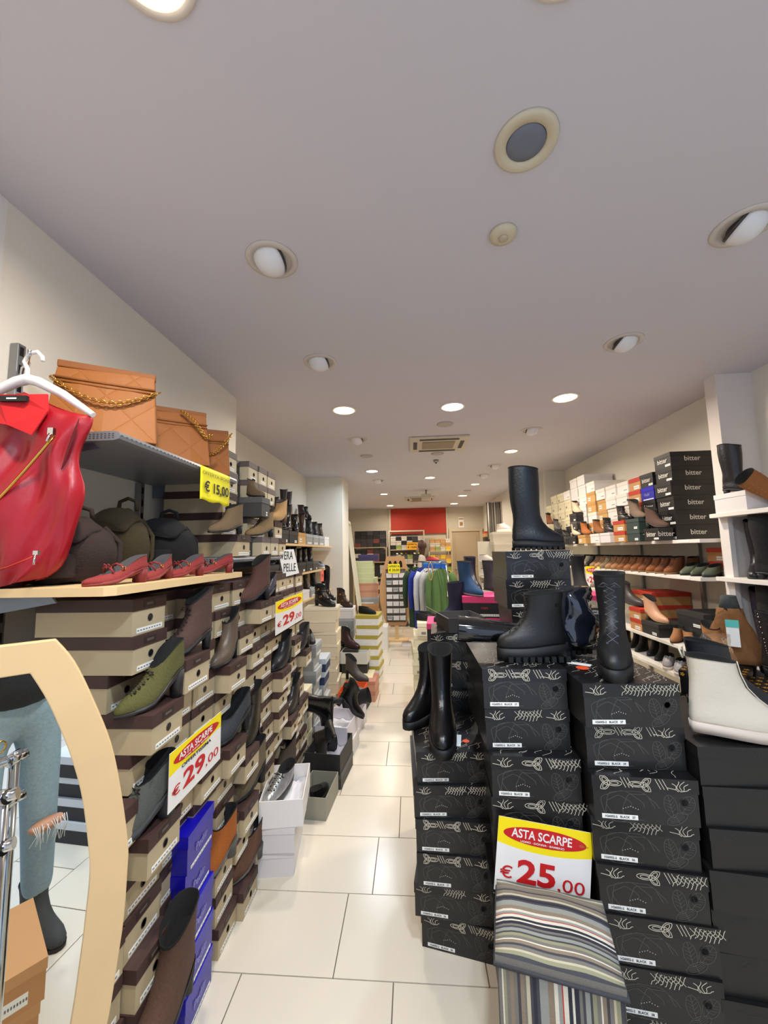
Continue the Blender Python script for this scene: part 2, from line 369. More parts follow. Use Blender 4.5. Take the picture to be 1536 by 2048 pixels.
    if S.get('text'):
        tx, sz, col, zf, side = S['text']; b = MB()
        def put(Mx):
            me = text_mesh(tx, sz, .012, 1.0)
            for p in me.polygons: b.add([Mx @ me.vertices[i].co for i in p.vertices], [tuple(range(len(p.vertices)))], 0)
            bpy.data.meshes.remove(me)
        put(Matrix.Translation((0, -.0008, Hh*zf)) @ Matrix.Rotation(pi/2, 4, 'X'))
        if side:
            put(Matrix.Translation((-hw-.0008, L*.5, Hh*zf)) @ Matrix.Rotation(-pi/2, 4, 'Z') @ Matrix.Rotation(pi/2, 4, 'X'))
            put(Matrix.Translation((hw+.0008, L*.5, Hh*zf)) @ Matrix.Rotation(pi/2, 4, 'Z') @ Matrix.Rotation(pi/2, 4, 'X'))
        parts.append(('lettering', b.mesh('lettering', card('print_'+style, col, .4))))
    _bx[k] = parts
    return parts
STY = {
 'brown': dict(body=('kraft_cream', (186, 168, 134)), top=('brown', (66, 44, 40)), lid=.33, hole=(.02, .62), tag=(-.36, .40, .08, .28)),
 'greybrown': dict(body=('kraft_pale', (192, 180, 150)), top=('taupe', (98, 88, 84)), lid=.30, hole=(.05, .55), tag=(-.3, .3, .1, .3)),
 'blue': dict(body=('blue', (34, 30, 150)), top=('blue_lid', (14, 8, 165)), lid=.32, tag=(-.36, .42, .05, .16), text=('Pediir', .034, (128, 126, 200), .42, False), rough=.35),
 'floral': dict(body=('black', (29, 28, 27)), top=('black_lid', (20, 19, 21)), lid=.30, hole=(.36, .72), tag=(-.42, -.08, .10, .24), rough=.33),
 'plainblack': dict(body=('black_plain', (21, 20, 19)), top=('black_plain_lid', (18, 18, 18)), lid=.30, rough=.4),
 'goldblack': dict(body=('black_g', (20, 19, 18)), top=('black_g_lid', (24, 22, 20)), lid=.3, rough=.35),
 'bitter': dict(body=('bitter_black', (30, 29, 29)), top=('bitter_lid', (24, 23, 23)), lid=.28, text=('bitter', .052, (205, 200, 190), .5, True), tag=(.15, .45, .1, .3), rough=.4),
 'white': dict(body=('white', (226, 220, 210)), top=('white_lid', (232, 226, 216)), lid=.28, tag=(.1, .42, .15, .6)),
 'whiteplain': dict(body=('white2', (224, 220, 218)), top=('white2_lid', (228, 224, 222)), lid=.25),
 'cream': dict(body=('cream', (226, 216, 182)), top=('cream_lid', (232, 224, 192)), lid=.3, tag=(-.34, -.16, .15, .45), tagmat=mat('grey_tag', (140, 140, 145), .5)),
 'ivory': dict(body=('ivory', (214, 200, 172)), top=('ivory_lid', (222, 210, 184)), lid=.22),
 'tan': dict(body=('tan', (208, 164, 100)), top=('tan_lid', (196, 150, 92)), lid=.3, tag=(-.35, -.05, .25, .7)),
 'red': dict(body=('kraft_red', (190, 140, 86)), top=('red_lid', (186, 52, 32)), lid=.32, tag=(-.1, .35, .15, .55)),
 'pink': dict(body=('pink_black', (30, 24, 28)), top=('pink_lid', (226, 60, 116)), lid=.3, tag=(-.1, .4, .1, .25), text=('STEPS', .02, (200, 60, 60), .45, False)),
 'grey': dict(body=('grey', (150, 152, 150)), top=('grey_lid', (168, 172, 174)), lid=.3, tag=(-.3, .3, .1, .35)),
 'darkgrey': dict(body=('darkgrey', (62, 62, 60)), top=('darkgrey_lid', (86, 86, 84)), lid=.3, tag=(.05, .2, .1, .4)),
 'darkbox': dict(body=('soft_black', (34, 34, 34)), top=('soft_black_lid', (46, 46, 46)), lid=.3, tag=(.1, .35, .12, .4)),
 'kraft': dict(body=('kraft', (190, 138, 88)), top=('kraft_lid', (198, 148, 98)), lid=.28, tag=(-.3, .0, .2, .6)),
 'peach': dict(body=('peach', (200, 150, 120)), top=('peach_lid', (190, 130, 110)), lid=.3),
 'green': dict(body=('palegreen', (200, 208, 160)), top=('palegreen_lid', (206, 216, 172)), lid=.28),
 'purple': dict(body=('purple', (58, 48, 92)), top=('purple_lid', (66, 56, 104)), lid=.3),
 'olive': dict(body=('white3', (224, 224, 222)), top=('olive_lid', (170, 156, 60)), lid=.35, tag=(-.1, .3, .3, .5)),
 'teal': dict(body=('dark_teal', (44, 60, 56)), top=('dark_teal_lid', (52, 68, 64)), lid=.3, tag=(.1, .35, .12, .4)),
 'bluewhite': dict(body=('navy_white', (40, 56, 90)), top=('white_blue', (190, 200, 208)), lid=.4),
 'crate': dict(body=('crate_blue', (28, 92, 190)), top=('crate_blue_lid', (60, 130, 215)), lid=.35, rough=.3),
 'stripe': dict(body=('mirror_black', (34, 34, 38)), top=('stripe_white', (214, 218, 226)), lid=.36),
}
NTHING = [0]
def plinth(x, y, z, w, d, rot, label):
    t = thing('display_plinth', label, 'plinth', (x, y, 0), rot); b = MB(); b.box(-w/2, w/2, 0, d, 0, z-.001); b.obj('block', card('plinth_dark', (40, 38, 36)), t)
def shoebox(style, x, y, z, rot, W_=.16, L=.3, Hh=.105, label='', group=None, var=0, far=False, wob=0, name='shoe_box'):
    """x,y,z: centre of the bottom edge of the end that faces out (-y at rot 0)"""
    r_ = rot+rnd.uniform(-wob, wob)
    t = thing(name, label, 'shoe box', (x, y, z), r_, group)
    for nm, me in shoebox_meshes(style, W_, L, Hh, var):
        if far and nm in ('finger_hole',): continue
        if nm == 'body': o = bo = link(nm, me, None, t)
        elif nm == 'lid': li = link(nm, me, None, t)
        else: link(nm, me, None, bo)
    return t
ORD = ['', 'first', 'second', 'third', 'fourth', 'fifth', 'sixth', 'seventh', 'eighth', 'ninth', 'tenth', 'eleventh', 'twelfth', 'thirteenth', 'fourteenth', 'fifteenth', 'sixteenth', 'seventeenth', 'eighteenth', 'nineteenth', 'twentieth']
def open_box(x, y, z, rot, W_, L, Hh, mt, inner, label, lid=None):
    t = thing('open_shoe_box', label, 'shoe box', (x, y, z), rot); a, c, w = W_/2, L/2, .004
    b = MB(); b.box(-a, a, -c, c, 0, w); b.box(-a, -a+w, -c, c, w, Hh); b.box(a-w, a, -c, c, w, Hh); b.box(-a+w, a-w, -c, -c+w, w, Hh); b.box(-a+w, a-w, c-w, c, w, Hh)
    b.obj('tray', mt, t)
    if inner:
        b = MB(); rng = random.Random(int(x*100)); n = 9
        g = [[(-a+.008+(2*a-.016)*i/n, -c+.008+(2*c-.016)*j/n, Hh*.35+rng.uniform(-.012, .018)) for i in range(n+1)] for j in range(n+1)]
        b.add([p for r in g for p in r], [(j*(n+1)+i, j*(n+1)+i+1, (j+1)*(n+1)+i+1, (j+1)*(n+1)+i) for i in range(n) for j in range(n)], 0, True)
        b.obj('tissue_paper', inner, t)
    if lid: 
        b = MB(); b.box(-a-.004, a+.004, -c-.004, c+.004, -.03, -.001); b.obj('lid', lid, t)
    return t

# ------------------------------------------------------------------ shoes
# slices: (back y, back z, front y, front z, half width); heel at y=0, toe at y=L
KIND = {
 'bootie': dict(s=[(0,0,.245,0,.040),(-.002,.018,.248,.016,.042),(0,.034,.236,.032,.041),(.001,.05,.205,.048,.038),(.002,.066,.168,.066,.035),(.004,.085,.14,.086,.034),(.006,.105,.122,.108,.034),(.004,.13,.118,.13,.036),(.0,.155,.12,.15,.038)]),
 'low': dict(s=[(0,0,.25,0,.041),(-.002,.016,.252,.014,.043),(.0,.032,.236,.028,.041),(.002,.046,.20,.042,.038),(.004,.06,.17,.052,.035),(.006,.072,.145,.06,.032)]),
 'oxford': dict(s=[(0,0,.25,0,.040),(-.002,.016,.253,.014,.042),(.0,.032,.236,.030,.040),(.002,.048,.200,.048,.037),(.004,.062,.168,.066,.034),(.006,.078,.14,.080,.032),(.008,.09,.128,.088,.031)]),
 'pump': dict(s=[(0,0,.235,0,.036),(-.002,.014,.24,.012,.038),(.002,.03,.222,.022,.035),(.004,.045,.195,.028,.032),(.006,.058,.178,.034,.030)]),
 'tall': dict(s=[(0,0,.25,0,.042),(-.002,.02,.253,.018,.044),(0,.036,.24,.034,.042),(.001,.052,.205,.050,.038),(.002,.07,.165,.070,.036),(.005,.09,.138,.092,.036),(.008,.115,.125,.118,.037),(.004,.16,.125,.16,.041),(-.004,.22,.13,.22,.047),(-.008,.28,.133,.28,.051),(-.006,.34,.132,.34,.052),(-.004,.39,.130,.39,.052)]),
 'zipped': dict(s=[(0,0,.25,0,.039),(-.002,.018,.256,.014,.041),(0,.036,.246,.028,.039),(.001,.052,.224,.042,.036),(.003,.07,.194,.060,.033),(.006,.09,.165,.085,.032),(.009,.115,.141,.113,.032),(.009,.145,.128,.148,.034),(.006,.185,.122,.182,.037)]),
 'mid': dict(s=[(0,0,.25,0,.042),(-.002,.02,.253,.018,.044),(0,.036,.242,.034,.042),(.001,.052,.212,.050,.038),(.003,.07,.178,.070,.035),(.007,.09,.150,.092,.034),(.009,.12,.128,.125,.035),(.004,.17,.120,.17,.039),(.0,.215,.122,.215,.042),(-.002,.24,.124,.24,.043)]),
 'chunky': dict(s=[(0,0,.255,0,.046),(-.002,.024,.258,.022,.048),(0,.042,.245,.042,.045),(.001,.06,.212,.060,.040),(.004,.08,.182,.080,.037),(.007,.105,.158,.108,.037),(.006,.14,.145,.142,.040),(-.002,.20,.143,.20,.047),(-.006,.26,.146,.26,.050),(-.006,.33,.147,.33,.052),(-.004,.39,.146,.385,.052)]),
}
def lift_f(y, hh, L): 
    t = max(0, min(1, (.66*L-y)/(.56*L))); return hh*(t*t*(3-2*t))
_sh = {}
def shoe_parts(kind, heel, sole, point, lace, extra, heelw, top):
    k = (kind, heel, sole, point, lace, extra, heelw, top)
    if k in _sh: return _sh[k]
    S = KIND[kind]['s']
    if top: S = [q for q in S if q[1] <= top]
    n = 22; L = S[1][2]; out = {}
    def ring(s, grow=0, dz=0):
        yb, zb, yf, zf, hw = s; ln = yf-yb; foot = max(0, min(1, (ln-.13)/.09)); r_ = []
        for j in range(n):
            a = 2*pi*j/n; c_ = cos(a); s_ = sin(a)
            w = abs(s_)**(.85 if c_ < 0 else .85+point*foot)
            shape = 1-foot*(.20*max(0, -c_)+.0*c_)
            x = (hw+grow)*w*shape*(1 if s_ >= 0 else -1); y = yb-grow+(ln+2*grow)*(1+c_)/2; z = zb+(zf-zb)*(1+c_)/2
            z += foot*.004*(1-abs(c_))
            r_.append(Vector((x, L/2-y, z+sole+dz+lift_f(y, heel, L))))
        return r_
    # refine slices
    SS = []
    for i in range(len(S)-1):
        SS.append(S[i]); SS.append(tuple((a+b_)/2 for a, b_ in zip(S[i], S[i+1])))
    SS.append(S[-1])
    rs = [ring(q) for q in SS]
    b = MB(); b.rings(rs, 0, cap1=False)
    if extra == 'stud' or extra == 'croc':
        rng = random.Random(3)
        for i in range(6, len(rs)-1):
            for j in range(0, n, 2):
                p = rs[i][j]; c_ = sum(rs[i], Vector())/n; d = (p-c_).normalized()*.003; q = Vector((.003, 0, 0)); u_ = Vector((0, 0, .003))
                b.add([p+d, p+q, p+u_, p-q, p-u_], [(0, 1, 2), (0, 2, 3), (0, 3, 4), (0, 4, 1)], 1)
    out['upper'] = b
    topc = SS[-1]; b = MB(); r1 = ring(topc, -.0015, 0); r0 = ring(topc, .0012, -.003)
    dn = min(.06, (topc[1])*.6); yb, zb, yf, zf, hw = topc
    dpt = (yb+.008, zb-dn, max(yb+.05, yf-.012), zf-dn*.8, hw-.008)
    b.rings([ring(topc, .0016, -.004), ring(topc, .0012, .001), r1, ring(dpt)], 0, cap0=False); out['lining'] = b
    # sole
    b = MB(); st = max(sole, .006); base = S[0]
    lo = ring(base, .003, -sole); hi = ring(base, .004, .003)
    if sole > .012:
        b.rings([lo, hi], 0)
    else:
        lo = ring(base, .002, -sole+.0); b.rings([lo, hi], 0)
    if extra == 'lug':
        for y in [k_*.026+.012 for k_ in range(9)]:
            yy = L/2-y; 
            for sx in (-1, 1): b.box(sx*.047-.006, sx*.047+.006, yy-.008, yy+.008, .0, sole*.45)
    out['sole'] = b
    if heel > .012:
        b = MB(); hw = heelw; m_ = 12; tz = lift_f(.01, heel, L)
        def hr(z, w, y0, y1): return [Vector((w*cos(2*pi*j/m_), L/2-(y0+y1)/2+(y1-y0)/2*sin(2*pi*j/m_), z)) for j in range(m_)]
        def top_ring(w, y0, y1): return [Vector((p.x, p.y, sole*.6+lift_f(L/2-p.y, heel, L))) for p in hr(0, w, y0, y1)]
        b.rings([hr(0, hw*.95, .004, .004+hw*1.9), hr(tz*.5, hw*.95, .002, .002+hw*2.1), top_ring(hw*1.25, .0, hw*2.8)], 0); out['heel'] = b
    if lace:
        b = MB(); pts = []
        fr = [(s[2], s[3]) for s in SS]; z0, z1 = lace; k_ = 10
        for i in range(k_):
            z = z0+(z1-z0)*i/(k_-1)
            for q in range(len(fr)-1):
                if fr[q][1] <= z <= fr[q+1][1]: break
            t = (z-fr[q][1])/max(1e-6, fr[q+1][1]-fr[q][1]); y = fr[q][0]*(1-t)+fr[q+1][0]*t
            pts.append(((.013 if i % 2 else -.013), L/2-y+.002, z+sole+lift_f(y, heel, L)))
        b.tube(pts, .0017, 5); b.tube([(-p[0], p[1]-.001, p[2]) for p in pts], .0017, 5)
        p = pts[-1]
        for sx in (-1, 1): b.tube([(0, p[1]-.004, p[2]), (sx*.015, p[1]-.012, p[2]+.008), (sx*.03, p[1]-.008, p[2]-.004), (sx*.012, p[1]-.006, p[2]-.004)], .0015, 5)
        for q in pts: b.box(q[0]-.003, q[0]+.003, q[1]-.002, q[1]+.004, q[2]-.002, q[2]+.002)
        out['laces'] = b
    if extra == 'zip':
        b = MB(); fr = [(s[2], s[3]) for s in SS[5:]]
        for sx in (-.012, .012): b.tube([(sx, L/2-y-.0015, z+sole+lift_f(y, heel, L)) for y, z in fr], .0016, 5)
        out['front_seam'] = b
        b = MB(); t0 = S[-1]; zz = t0[1]+sole+lift_f(0, heel, L); b.tube([(0, L/2+.004, zz-.01), (0, L/2+.012, zz+.018), (0, L/2+.002, zz+.022), (0, L/2, zz-.005)], .003, 6); out['pull_tab'] = b
    if extra == 'buckle':
        b = MB(); 
        for zf in (.45, .75):
            s = SS[int(len(SS)*zf)]; r_ = ring(s, .003); r2 = ring(s, .003, .012); b.rings([ring(s, 0), r_, r2, ring(s, 0, .012)], 0, cap0=False, cap1=False)
        out['strap'] = b
        b = MB()
        for zf in (.45, .75):
            s = SS[int(len(SS)*zf)]; p = ring(s, .006)[5]; 
            for sg in (-1, 1): b.tube([(sg*abs(p.x), p.y-.01, p.z), (sg*abs(p.x), p.y+.01, p.z), (sg*abs(p.x), p.y+.01, p.z+.014), (sg*abs(p.x), p.y-.01, p.z+.014)], .0022, 5, closed=True)
        out['buckle'] = b
    if extra == 'maryjane':
        b = MB(); z = SS[-1][3]+sole+.035; y = L/2-.115
        b.tube([(-.034, y, z-.02), (-.028, y-.005, z-.003), (0, y-.008, z+.004), (.028, y-.005, z-.003), (.034, y, z-.02)], .0045, 6)
        b.tube([(-.03, y-.035, z-.028), (-.018, y-.04, z-.012), (0, y-.042, z-.006), (.018, y-.04, z-.012), (.03, y-.035, z-.028)], .004, 6)
        out['strap'] = b
        b = MB(); 
        for sx in (-.034, .034): b.tube([(sx, y-.006, z-.02), (sx, y+.006, z-.02), (sx, y+.006, z-.008), (sx, y-.006, z-.008)], .0016, 5, closed=True)
        out['buckle'] = b
        b = MB(); y -= .04; z -= .004
        for sx in (-1, 1): b.tube([(0, y, z), (sx*.012, y-.006, z+.008), (sx*.022, y-.004, z+.002), (sx*.01, y, z-.002), (0, y, z)], .002, 5); b.tube([(0, y, z), (sx*.012, y-.012, z-.008)], .0018, 5)
        out['bow'] = b
    if extra == 'fur':
        b = MB(); r_ = SS[-1]; rng = random.Random(5); rr = ring(r_, .004, -.012)
        for i in range(300):
            p = rr[rng.randrange(n)]+Vector((rng.uniform(-.006, .006), rng.uniform(-.006, .006), rng.uniform(-.01, .01))); d = Vector((rng.uniform(-.012, .012), rng.uniform(-.012, .012), rng.uniform(0, .016)))
            q = Vector((.0012, .0012, 0)); b.add([p-q, p+q, p+d], [(0, 1, 2)])
        out['fur_trim'] = b
    res = {}
    for nm, mb in out.items():
        res[nm] = mb
    _sh[k] = res
    return res
_sm = {}
def shoe(kind, mt, loc, rot, label, heel=0, sole=.006, point=0, lace=None, extra=None, heelw=.018, top=None, scale=1, solem=None, lacem=None, liningm=None, group=None, tilt=(0, 0), name=None, cat=None, mirror=False):
    solem = solem or BLK; lacem = lacem or mat('lace_dark', (30, 26, 24), .8); liningm = liningm or DARK
    nm0 = name or {'bootie': 'ankle_boot', 'low': 'shoe', 'oxford': 'lace_up_shoe', 'pump': 'heeled_shoe', 'tall': 'tall_boot', 'mid': 'boot', 'zipped': 'ankle_boot', 'chunky': 'chunky_boot'}[kind]
    t = thing(nm0, label, cat or ('boot' if kind in ('bootie', 'tall', 'mid', 'chunky', 'zipped') else 'shoe'), loc, 0, group)
    t.rotation_euler = (tilt[0], tilt[1], rot); t.scale = tuple(scale) if isinstance(scale, (tuple, list)) else (scale,)*3
    P = shoe_parts(kind, heel, sole, point, lace, extra, heelw, top); key0 = (kind, heel, sole, point, lace, extra, heelw, top)
    made = {}
    for nm, mb in P.items():
        m = {'upper': mt, 'lining': liningm, 'sole': solem, 'heel': solem, 'laces': lacem, 'front_seam': mt, 'pull_tab': mt, 'strap': mt, 'buckle': GOLD, 'bow': mt, 'fur_trim': mat('fur', (120, 84, 50), .9)}[nm]
        kk = key0+(nm, m.name)
        if kk not in _sm: _sm[kk] = mb.mesh(nm, [m, STEEL] if nm == 'upper' else m)
        pa = made.get({'laces': 'upper', 'front_seam': 'upper', 'pull_tab': 'upper', 'buckle': 'strap', 'bow': 'upper', 'heel': 'sole', 'fur_trim': 'upper'}.get(nm), t)
        made[nm] = link(nm, _sm[kk], None, pa)
    return t
# ------------------------------------------------------------------ left side: shelves and brown box wall
def board(name, label, x0, x1, y0, y1, z1, th, mt, lip=None):
    t = thing(name, label, 'shelf', ((x0+x1)/2, (y0+y1)/2, z1-th)); a, c = (x1-x0)/2, (y1-y0)/2
    b = MB(); b.box(-a, a, -c, c, 0, th); bevel(b.obj('board', mt, t), .003)
    b = MB()
    for yy in (-c*.82, c*.82): b.box((-a if x0 < 0 else a-.2), (-a+.2 if x0 < 0 else a), yy-.006, yy+.006, -.035, -.0005)
    if lip is None: b.obj('bracket', STEEL, t)
    return t
WOOD = mat('pale_wood', (222, 190, 140), .5, var=.08, bscale=12)
METSH = mat('grey_shelf_metal', (150, 154, 160), .4, .5)
def metal_shelf(label, x0, x1, y0, y1, z):
    t = thing('metal_shelf', label, 'shelf', (x0, y0, z)); w = x1-x0; d = y1-y0
    b = MB(); prof = [(0, -.028), (w-.02, -.028), (w-.004, -.024), (w, -.014), (w-.004, -.004), (w-.02, 0), (0, 0)]
    b.rings([[Vector((x, 0, zz)) for x, zz in prof], [Vector((x, d, zz)) for x, zz in prof]], 0, smooth=False)
    n = int(w/.012)
    for i in range(1, n-1):
        for zz in (-.008, -.014, -.020): b.box(i*.012, i*.012+.006, -.0006, 0, zz-.0015, zz+.0015, 1)
    for i in range(int(d/.02)):
        b.box(w-.001, w+.0004, i*.02+.004, i*.02+.012, -.016, -.012, 1)
    b.obj('deck', [METSH, mat('perforation', (70, 72, 76), .6)], t)
    for yy in (.02, d-.03):
        b = MB(); b.rings([[Vector((0, yy, -.028)), Vector((w*.75, yy, -.028)), Vector((w*.8, yy, -.045)), Vector((.02, yy, -.09)), Vector((0, yy, -.09))],
                 [Vector((0, yy+.006, -.028)), Vector((w*.75, yy+.006, -.028)), Vector((w*.8, yy+.006, -.045)), Vector((.02, yy+.006, -.09)), Vector((0, yy+.006, -.09))]], 0, smooth=False); b.obj('bracket', mat('bracket_grey', (120, 130, 142), .4, .5), t)
    return t
metal_shelf('grey perforated metal shelf carrying the three tan quilted handbags', -1.26, -.85, 1.06, 1.83, 1.872)
metal_shelf('grey metal shelf with rounded front under the upper cream and brown boxes', -1.26, -.83, 1.70, 2.62, 1.49)
t = thing('wooden_shelf', 'pale wooden shelf board holding dark backpacks and red heeled shoes', 'shelf', (0, 0, 0))
b = MB(); zt = 1.425; pts = [(-1.26, .93), (-.77, .93), (-.75, .95), (-.75, 1.68), (-1.26, 1.68)]
b.rings([[Vector((x, y, zt-.022)) for x, y in pts], [Vector((x, y, zt)) for x, y in pts]], 0, smooth=False); b.obj('board', WOOD, t)
b = MB(); b.rings([[Vector((-1.26, y, zt-.024)), Vector((-.98, y, zt-.024)), Vector((-.96, y, zt-.045)), Vector((-1.24, y, zt-.09)), Vector((-1.26, y, zt-.09))] for y in (1.0, 1.006)], 0, smooth=False); b.obj('bracket', mat('bracket_grey', (120, 130, 142), .4, .5), t)
# uprights
def upright(x, y, z0, z1, label):
    t = thing('slotted_upright', label, 'upright', (x, y, z0)); h = z1-z0
    b = MB(); b.box(0, .028, -.014, .014, 0, h); bevel(b.obj('channel', STEEL, t), .003)
    b = MB(); z = .03
    while z < h-.02: b.box(.0281, .029, -.006, .006, z, z+.03); z += .06
    b.obj('slot', DARK, t)
    return t
upright(-1.268, 1.11, .02, 2.19, 'slotted steel upright on the left wall behind the red vest')
upright(-1.268, 1.70, .02, 1.84, 'slotted steel upright on the left wall behind the black backpack')

RH = .106; CW = .157; Y0 = 1.08
PRO = {}      # (column, row) -> protruding box under a shoe
SHOES_L = [ # px, py(bottom), builder args
 (312, 1412, dict(kind='oxford', mt=suede('green', (84, 83, 40)), rot=R(-20), heel=.065, sole=.007, lace=(.045, .082), heelw=.022, point=.35, scale=.93, solem=mat('heel_dark', (44, 40, 40), .5), label='olive green lace-up heeled shoe on a jutting box beside the mirror')),
 (375, 1308, dict(kind='bootie', mt=suede('brown1', (76, 54, 46)), rot=R(-24), heel=.05, sole=.008, lace=(.05, .13), top=.155, scale=.9, label='dark brown suede heeled ankle boot behind the olive green shoe')),
 (436, 1325, dict(kind='bootie', mt=leather('taupe', (92, 78, 66)), rot=R(-2), heel=.06, sole=.006, point=.3, scale=.85, label='taupe leather ankle boot with a high heel right of the brown suede boot')),
 (495, 1203, dict(kind='bootie', mt=suede('brown2', (82, 54, 44)), rot=R(-27), heel=.05, scale=.95, label='plain brown suede ankle boot just right of the end of the wooden shelf')),
 (549, 1195, dict(kind='low', mt=leather('navy', (44, 48, 76), .3), rot=R(-8), heel=.04, scale=.95, label='navy leather shoe seen toe-on above the small price sign')),
 (556, 1333, dict(kind='bootie', mt=leather('black1', (34, 36, 38), .3), rot=R(-12), heel=.055, top=.105, label='black shiny low-cut heeled bootie under an overhanging brown lid')),
 (592, 1300, dict(kind='oxford', mt=leather('black2', (38, 40, 44), .25), rot=R(-17), heel=.05, lace=(.045, .085), label='black lace-up heeled shoe at the far end below the small price sign')),
 (586, 1420, dict(kind='bootie', mt=leather('black3', (50, 46, 44), .22), rot=R(-8), heel=.06, top=.105, label='black glossy bootie at the far end of the brown boxes, seen toe-on')),
 (455, 1478, dict(kind='low', mt=suede('charcoal', (50, 54, 58)), rot=R(-22), heel=.06, sole=.008, scale=1.05, label='charcoal suede slip-on shoe right of the large price sign')),
 (520, 1482, dict(kind='mid', mt=leather('olivebrown', (52, 46, 36), .3), rot=R(-7), heel=.055, lace=(.05, .17), top=.215, scale=.8, label='dark olive brown laced leather boot standing on the middle of the box wall')),
 (500, 1585, dict(kind='bootie', mt=suede('taupe2', (104, 90, 68)), rot=R(-22), heel=.06, top=.105, scale=1.05, label='taupe suede ankle boot above the silver sneaker box')),
 (568, 1560, dict(kind='bootie', mt=suede('umber', (72, 60, 50)), rot=R(-27), heel=.055, top=.13, label='dark umber suede ankle boot low at the far end of the box wall')),
 (292, 1665, dict(kind='oxford', mt=suede('slate', (78, 80, 76)), rot=R(-24), heel=.05, sole=.012, lace=(.045, .085), scale=1.0, solem=mat('wedge_dark', (58, 60, 64), .7), heelw=.028, label='slate grey lace-up shoe on the box right of the mirror frame')),
 (430, 1740, dict(kind='bootie', mt=suede('rust', (160, 86, 24)), rot=R(-20), heel=.045, top=.105, scale=1.0, solem=mat('wedge_grey', (88, 86, 80), .7), heelw=.028, label='rust orange suede shoe next to the blue boxes')),
 (482, 1738, dict(kind='bootie', mt=suede('brown3', (98, 66, 48)), rot=R(-20), heel=.045, top=.105, scale=.95, heelw=.028, solem=mat('wedge_grey', (88, 86, 80), .7), label='brown suede shoe right of the rust orange one')),
 (290, 2062, dict(kind='bootie', mt=suede('brown4', (84, 58, 44)), rot=R(-8), heel=.05, top=.155, scale=1.1, label='brown ankle boot at the bottom edge below the blue boxes')),
]
for px, py, kw in SHOES_L:
    p = on(px, py, 0, -.775); k = max(1, round(p.z/RH)); q = on(px, py, 2, k*RH)
    c = math.floor((q.y-Y0)/CW)
    x = -.785 if px != 290 else -.72
    PRO[(c, k-1)] = 1
    if px != 290:
        PRO[(c, k)] = -1
        if kw.get('top', .1) > .11 or kw['kind'] in ('mid',): PRO[(c, k+1)] = -1
    kw = dict(kw); sc = kw.pop('scale', 1)
    kw['heel'] = kw.get('heel', 0)*1.22
    shoe(loc=(x, q.y, k*RH), scale=(sc*1.0, sc*.90, sc*1.08), **kw)
rndb = random.Random(11)
for c in range(-1, 11):
    ys = Y0+c*CW
    for k in range(13 if c >= 0 else 8):
        if c >= 4 and k == 12: pass
        lean = .045*(1-k/13)
        x = -.812+lean+rndb.uniform(-.008, .008)
        v = PRO.get((c, k), 0)
        if v == 1: x = -.735+rndb.uniform(0, .006)
        elif v == -1: x = -.868
        elif rndb.random() < .12 and k < 11: x += .03
        st = 'brown'
        if c in (1, 2) and k < 6: 
            if c == 2 and k < 5: x = -.80
            if k < 6 and c == 1: x = min(x, -.80)
        lab = 'cream shoe box with brown lid, %s from floor, %s column from the mirror' % (ORD[k+1], ORD[c+2])
        shoebox(st, x, ys+CW/2, k*RH, R(90), CW-.004, .3, RH-.001, lab, 'cream shoe boxes with brown lids stacked along the left wall', wob=.02)
# blue boxes on the floor in front of the wall
for k in range(5):
    dx = [-.005, .0, .004, .0, .012][k]
    p = (-.765-.0*k+(.0 if k else .005), 1.42, k*.118)
    shoebox('blue', -.74-.006*k+dx, 1.40, k*.119, R(90+3), .185, .26, .118, 'bright blue shoe box before the brown boxes, ' + ['bottom one', 'second from the floor', 'middle one', 'second from the top', 'topmost one'][k], 'bright blue shoe boxes in one stack')
# upper boxes above the metal shelf
k0 = 1.492
ucol = [(1.80, 5, 'brown', -.90), (1.955, 5, 'darkgrey', -.95), (2.08, 5, 'greybrown', -.90), (2.215, 5, 'greybrown', -.90), (2.36, 5, 'brown', -.90)]
for c, (yc, n, st, x) in enumerate(ucol):
    for k in range(n):
        s2 = st
        if st == 'brown' and k > 2: s2 = 'greybrown'
        xx = x+(.08 if (k == 0) else 0)+(.05 if (c == 4 and k == 1) else 0)+rndb.uniform(-.006, .006)
        shoebox(s2, xx, yc+.065, k0+k*RH, R(90), .135 if c else .15, .3, RH-.001, '%s shoe box, %s up in %s column on the metal shelf' % ({'brown': 'cream and brown', 'greybrown': 'pale taupe-lidded', 'darkgrey': 'dark grey'}[s2], ORD[k+1], ORD[c+1]), 'boxes on the metal shelf behind the handbags', wob=.02)
for px, py, kw in [
 (447, 1072, dict(kind='bootie', mt=suede('olive_tan', (112, 92, 66)), rot=R(-20), heel=.045, point=.3, top=.13, scale=.8, label='olive tan pointed ankle boot above the metal shelf, left of the pair')),
 (520, 1072, dict(kind='bootie', mt=suede('sand', (140, 114, 78)), rot=R(-25), heel=.05, lace=(.05, .1), top=.13, scale=.8, label='sand suede laced ankle boot above the metal shelf, right of the pair'))]:
    q = on(px, py, 2, k0+RH); q = Vector((-.80, on(px, py, 0, -.80).y, k0+RH)); shoe(loc=(-.85, q.y+.12, k0+RH), **kw)
q = on(508, 995, 0, -.87); shoe('bootie', suede('olive_tan', (112, 92, 66)), (-.87, q.y, k0+3*RH), R(60), 'brown suede boot seen from its toe among the upper grey boxes', heel=.04, top=.13, scale=.7)
tag(shoebox('darkgrey', -.80, q.y, k0+2*RH, R(90), .12, .3, RH-.001), 'dark grey shoe box jutting out under the brown suede boot among upper boxes', 'shoe box')
q = on(560, 1018, 0, -.87); shoe('bootie', suede('camel', (176, 138, 88)), (-.86, 2.44, k0+2*RH), R(-10), 'camel suede ankle boot on the last upper box before the black boots', heel=.05, top=.13, scale=.85, solem=mat('sole_tan', (110, 84, 60), .7))

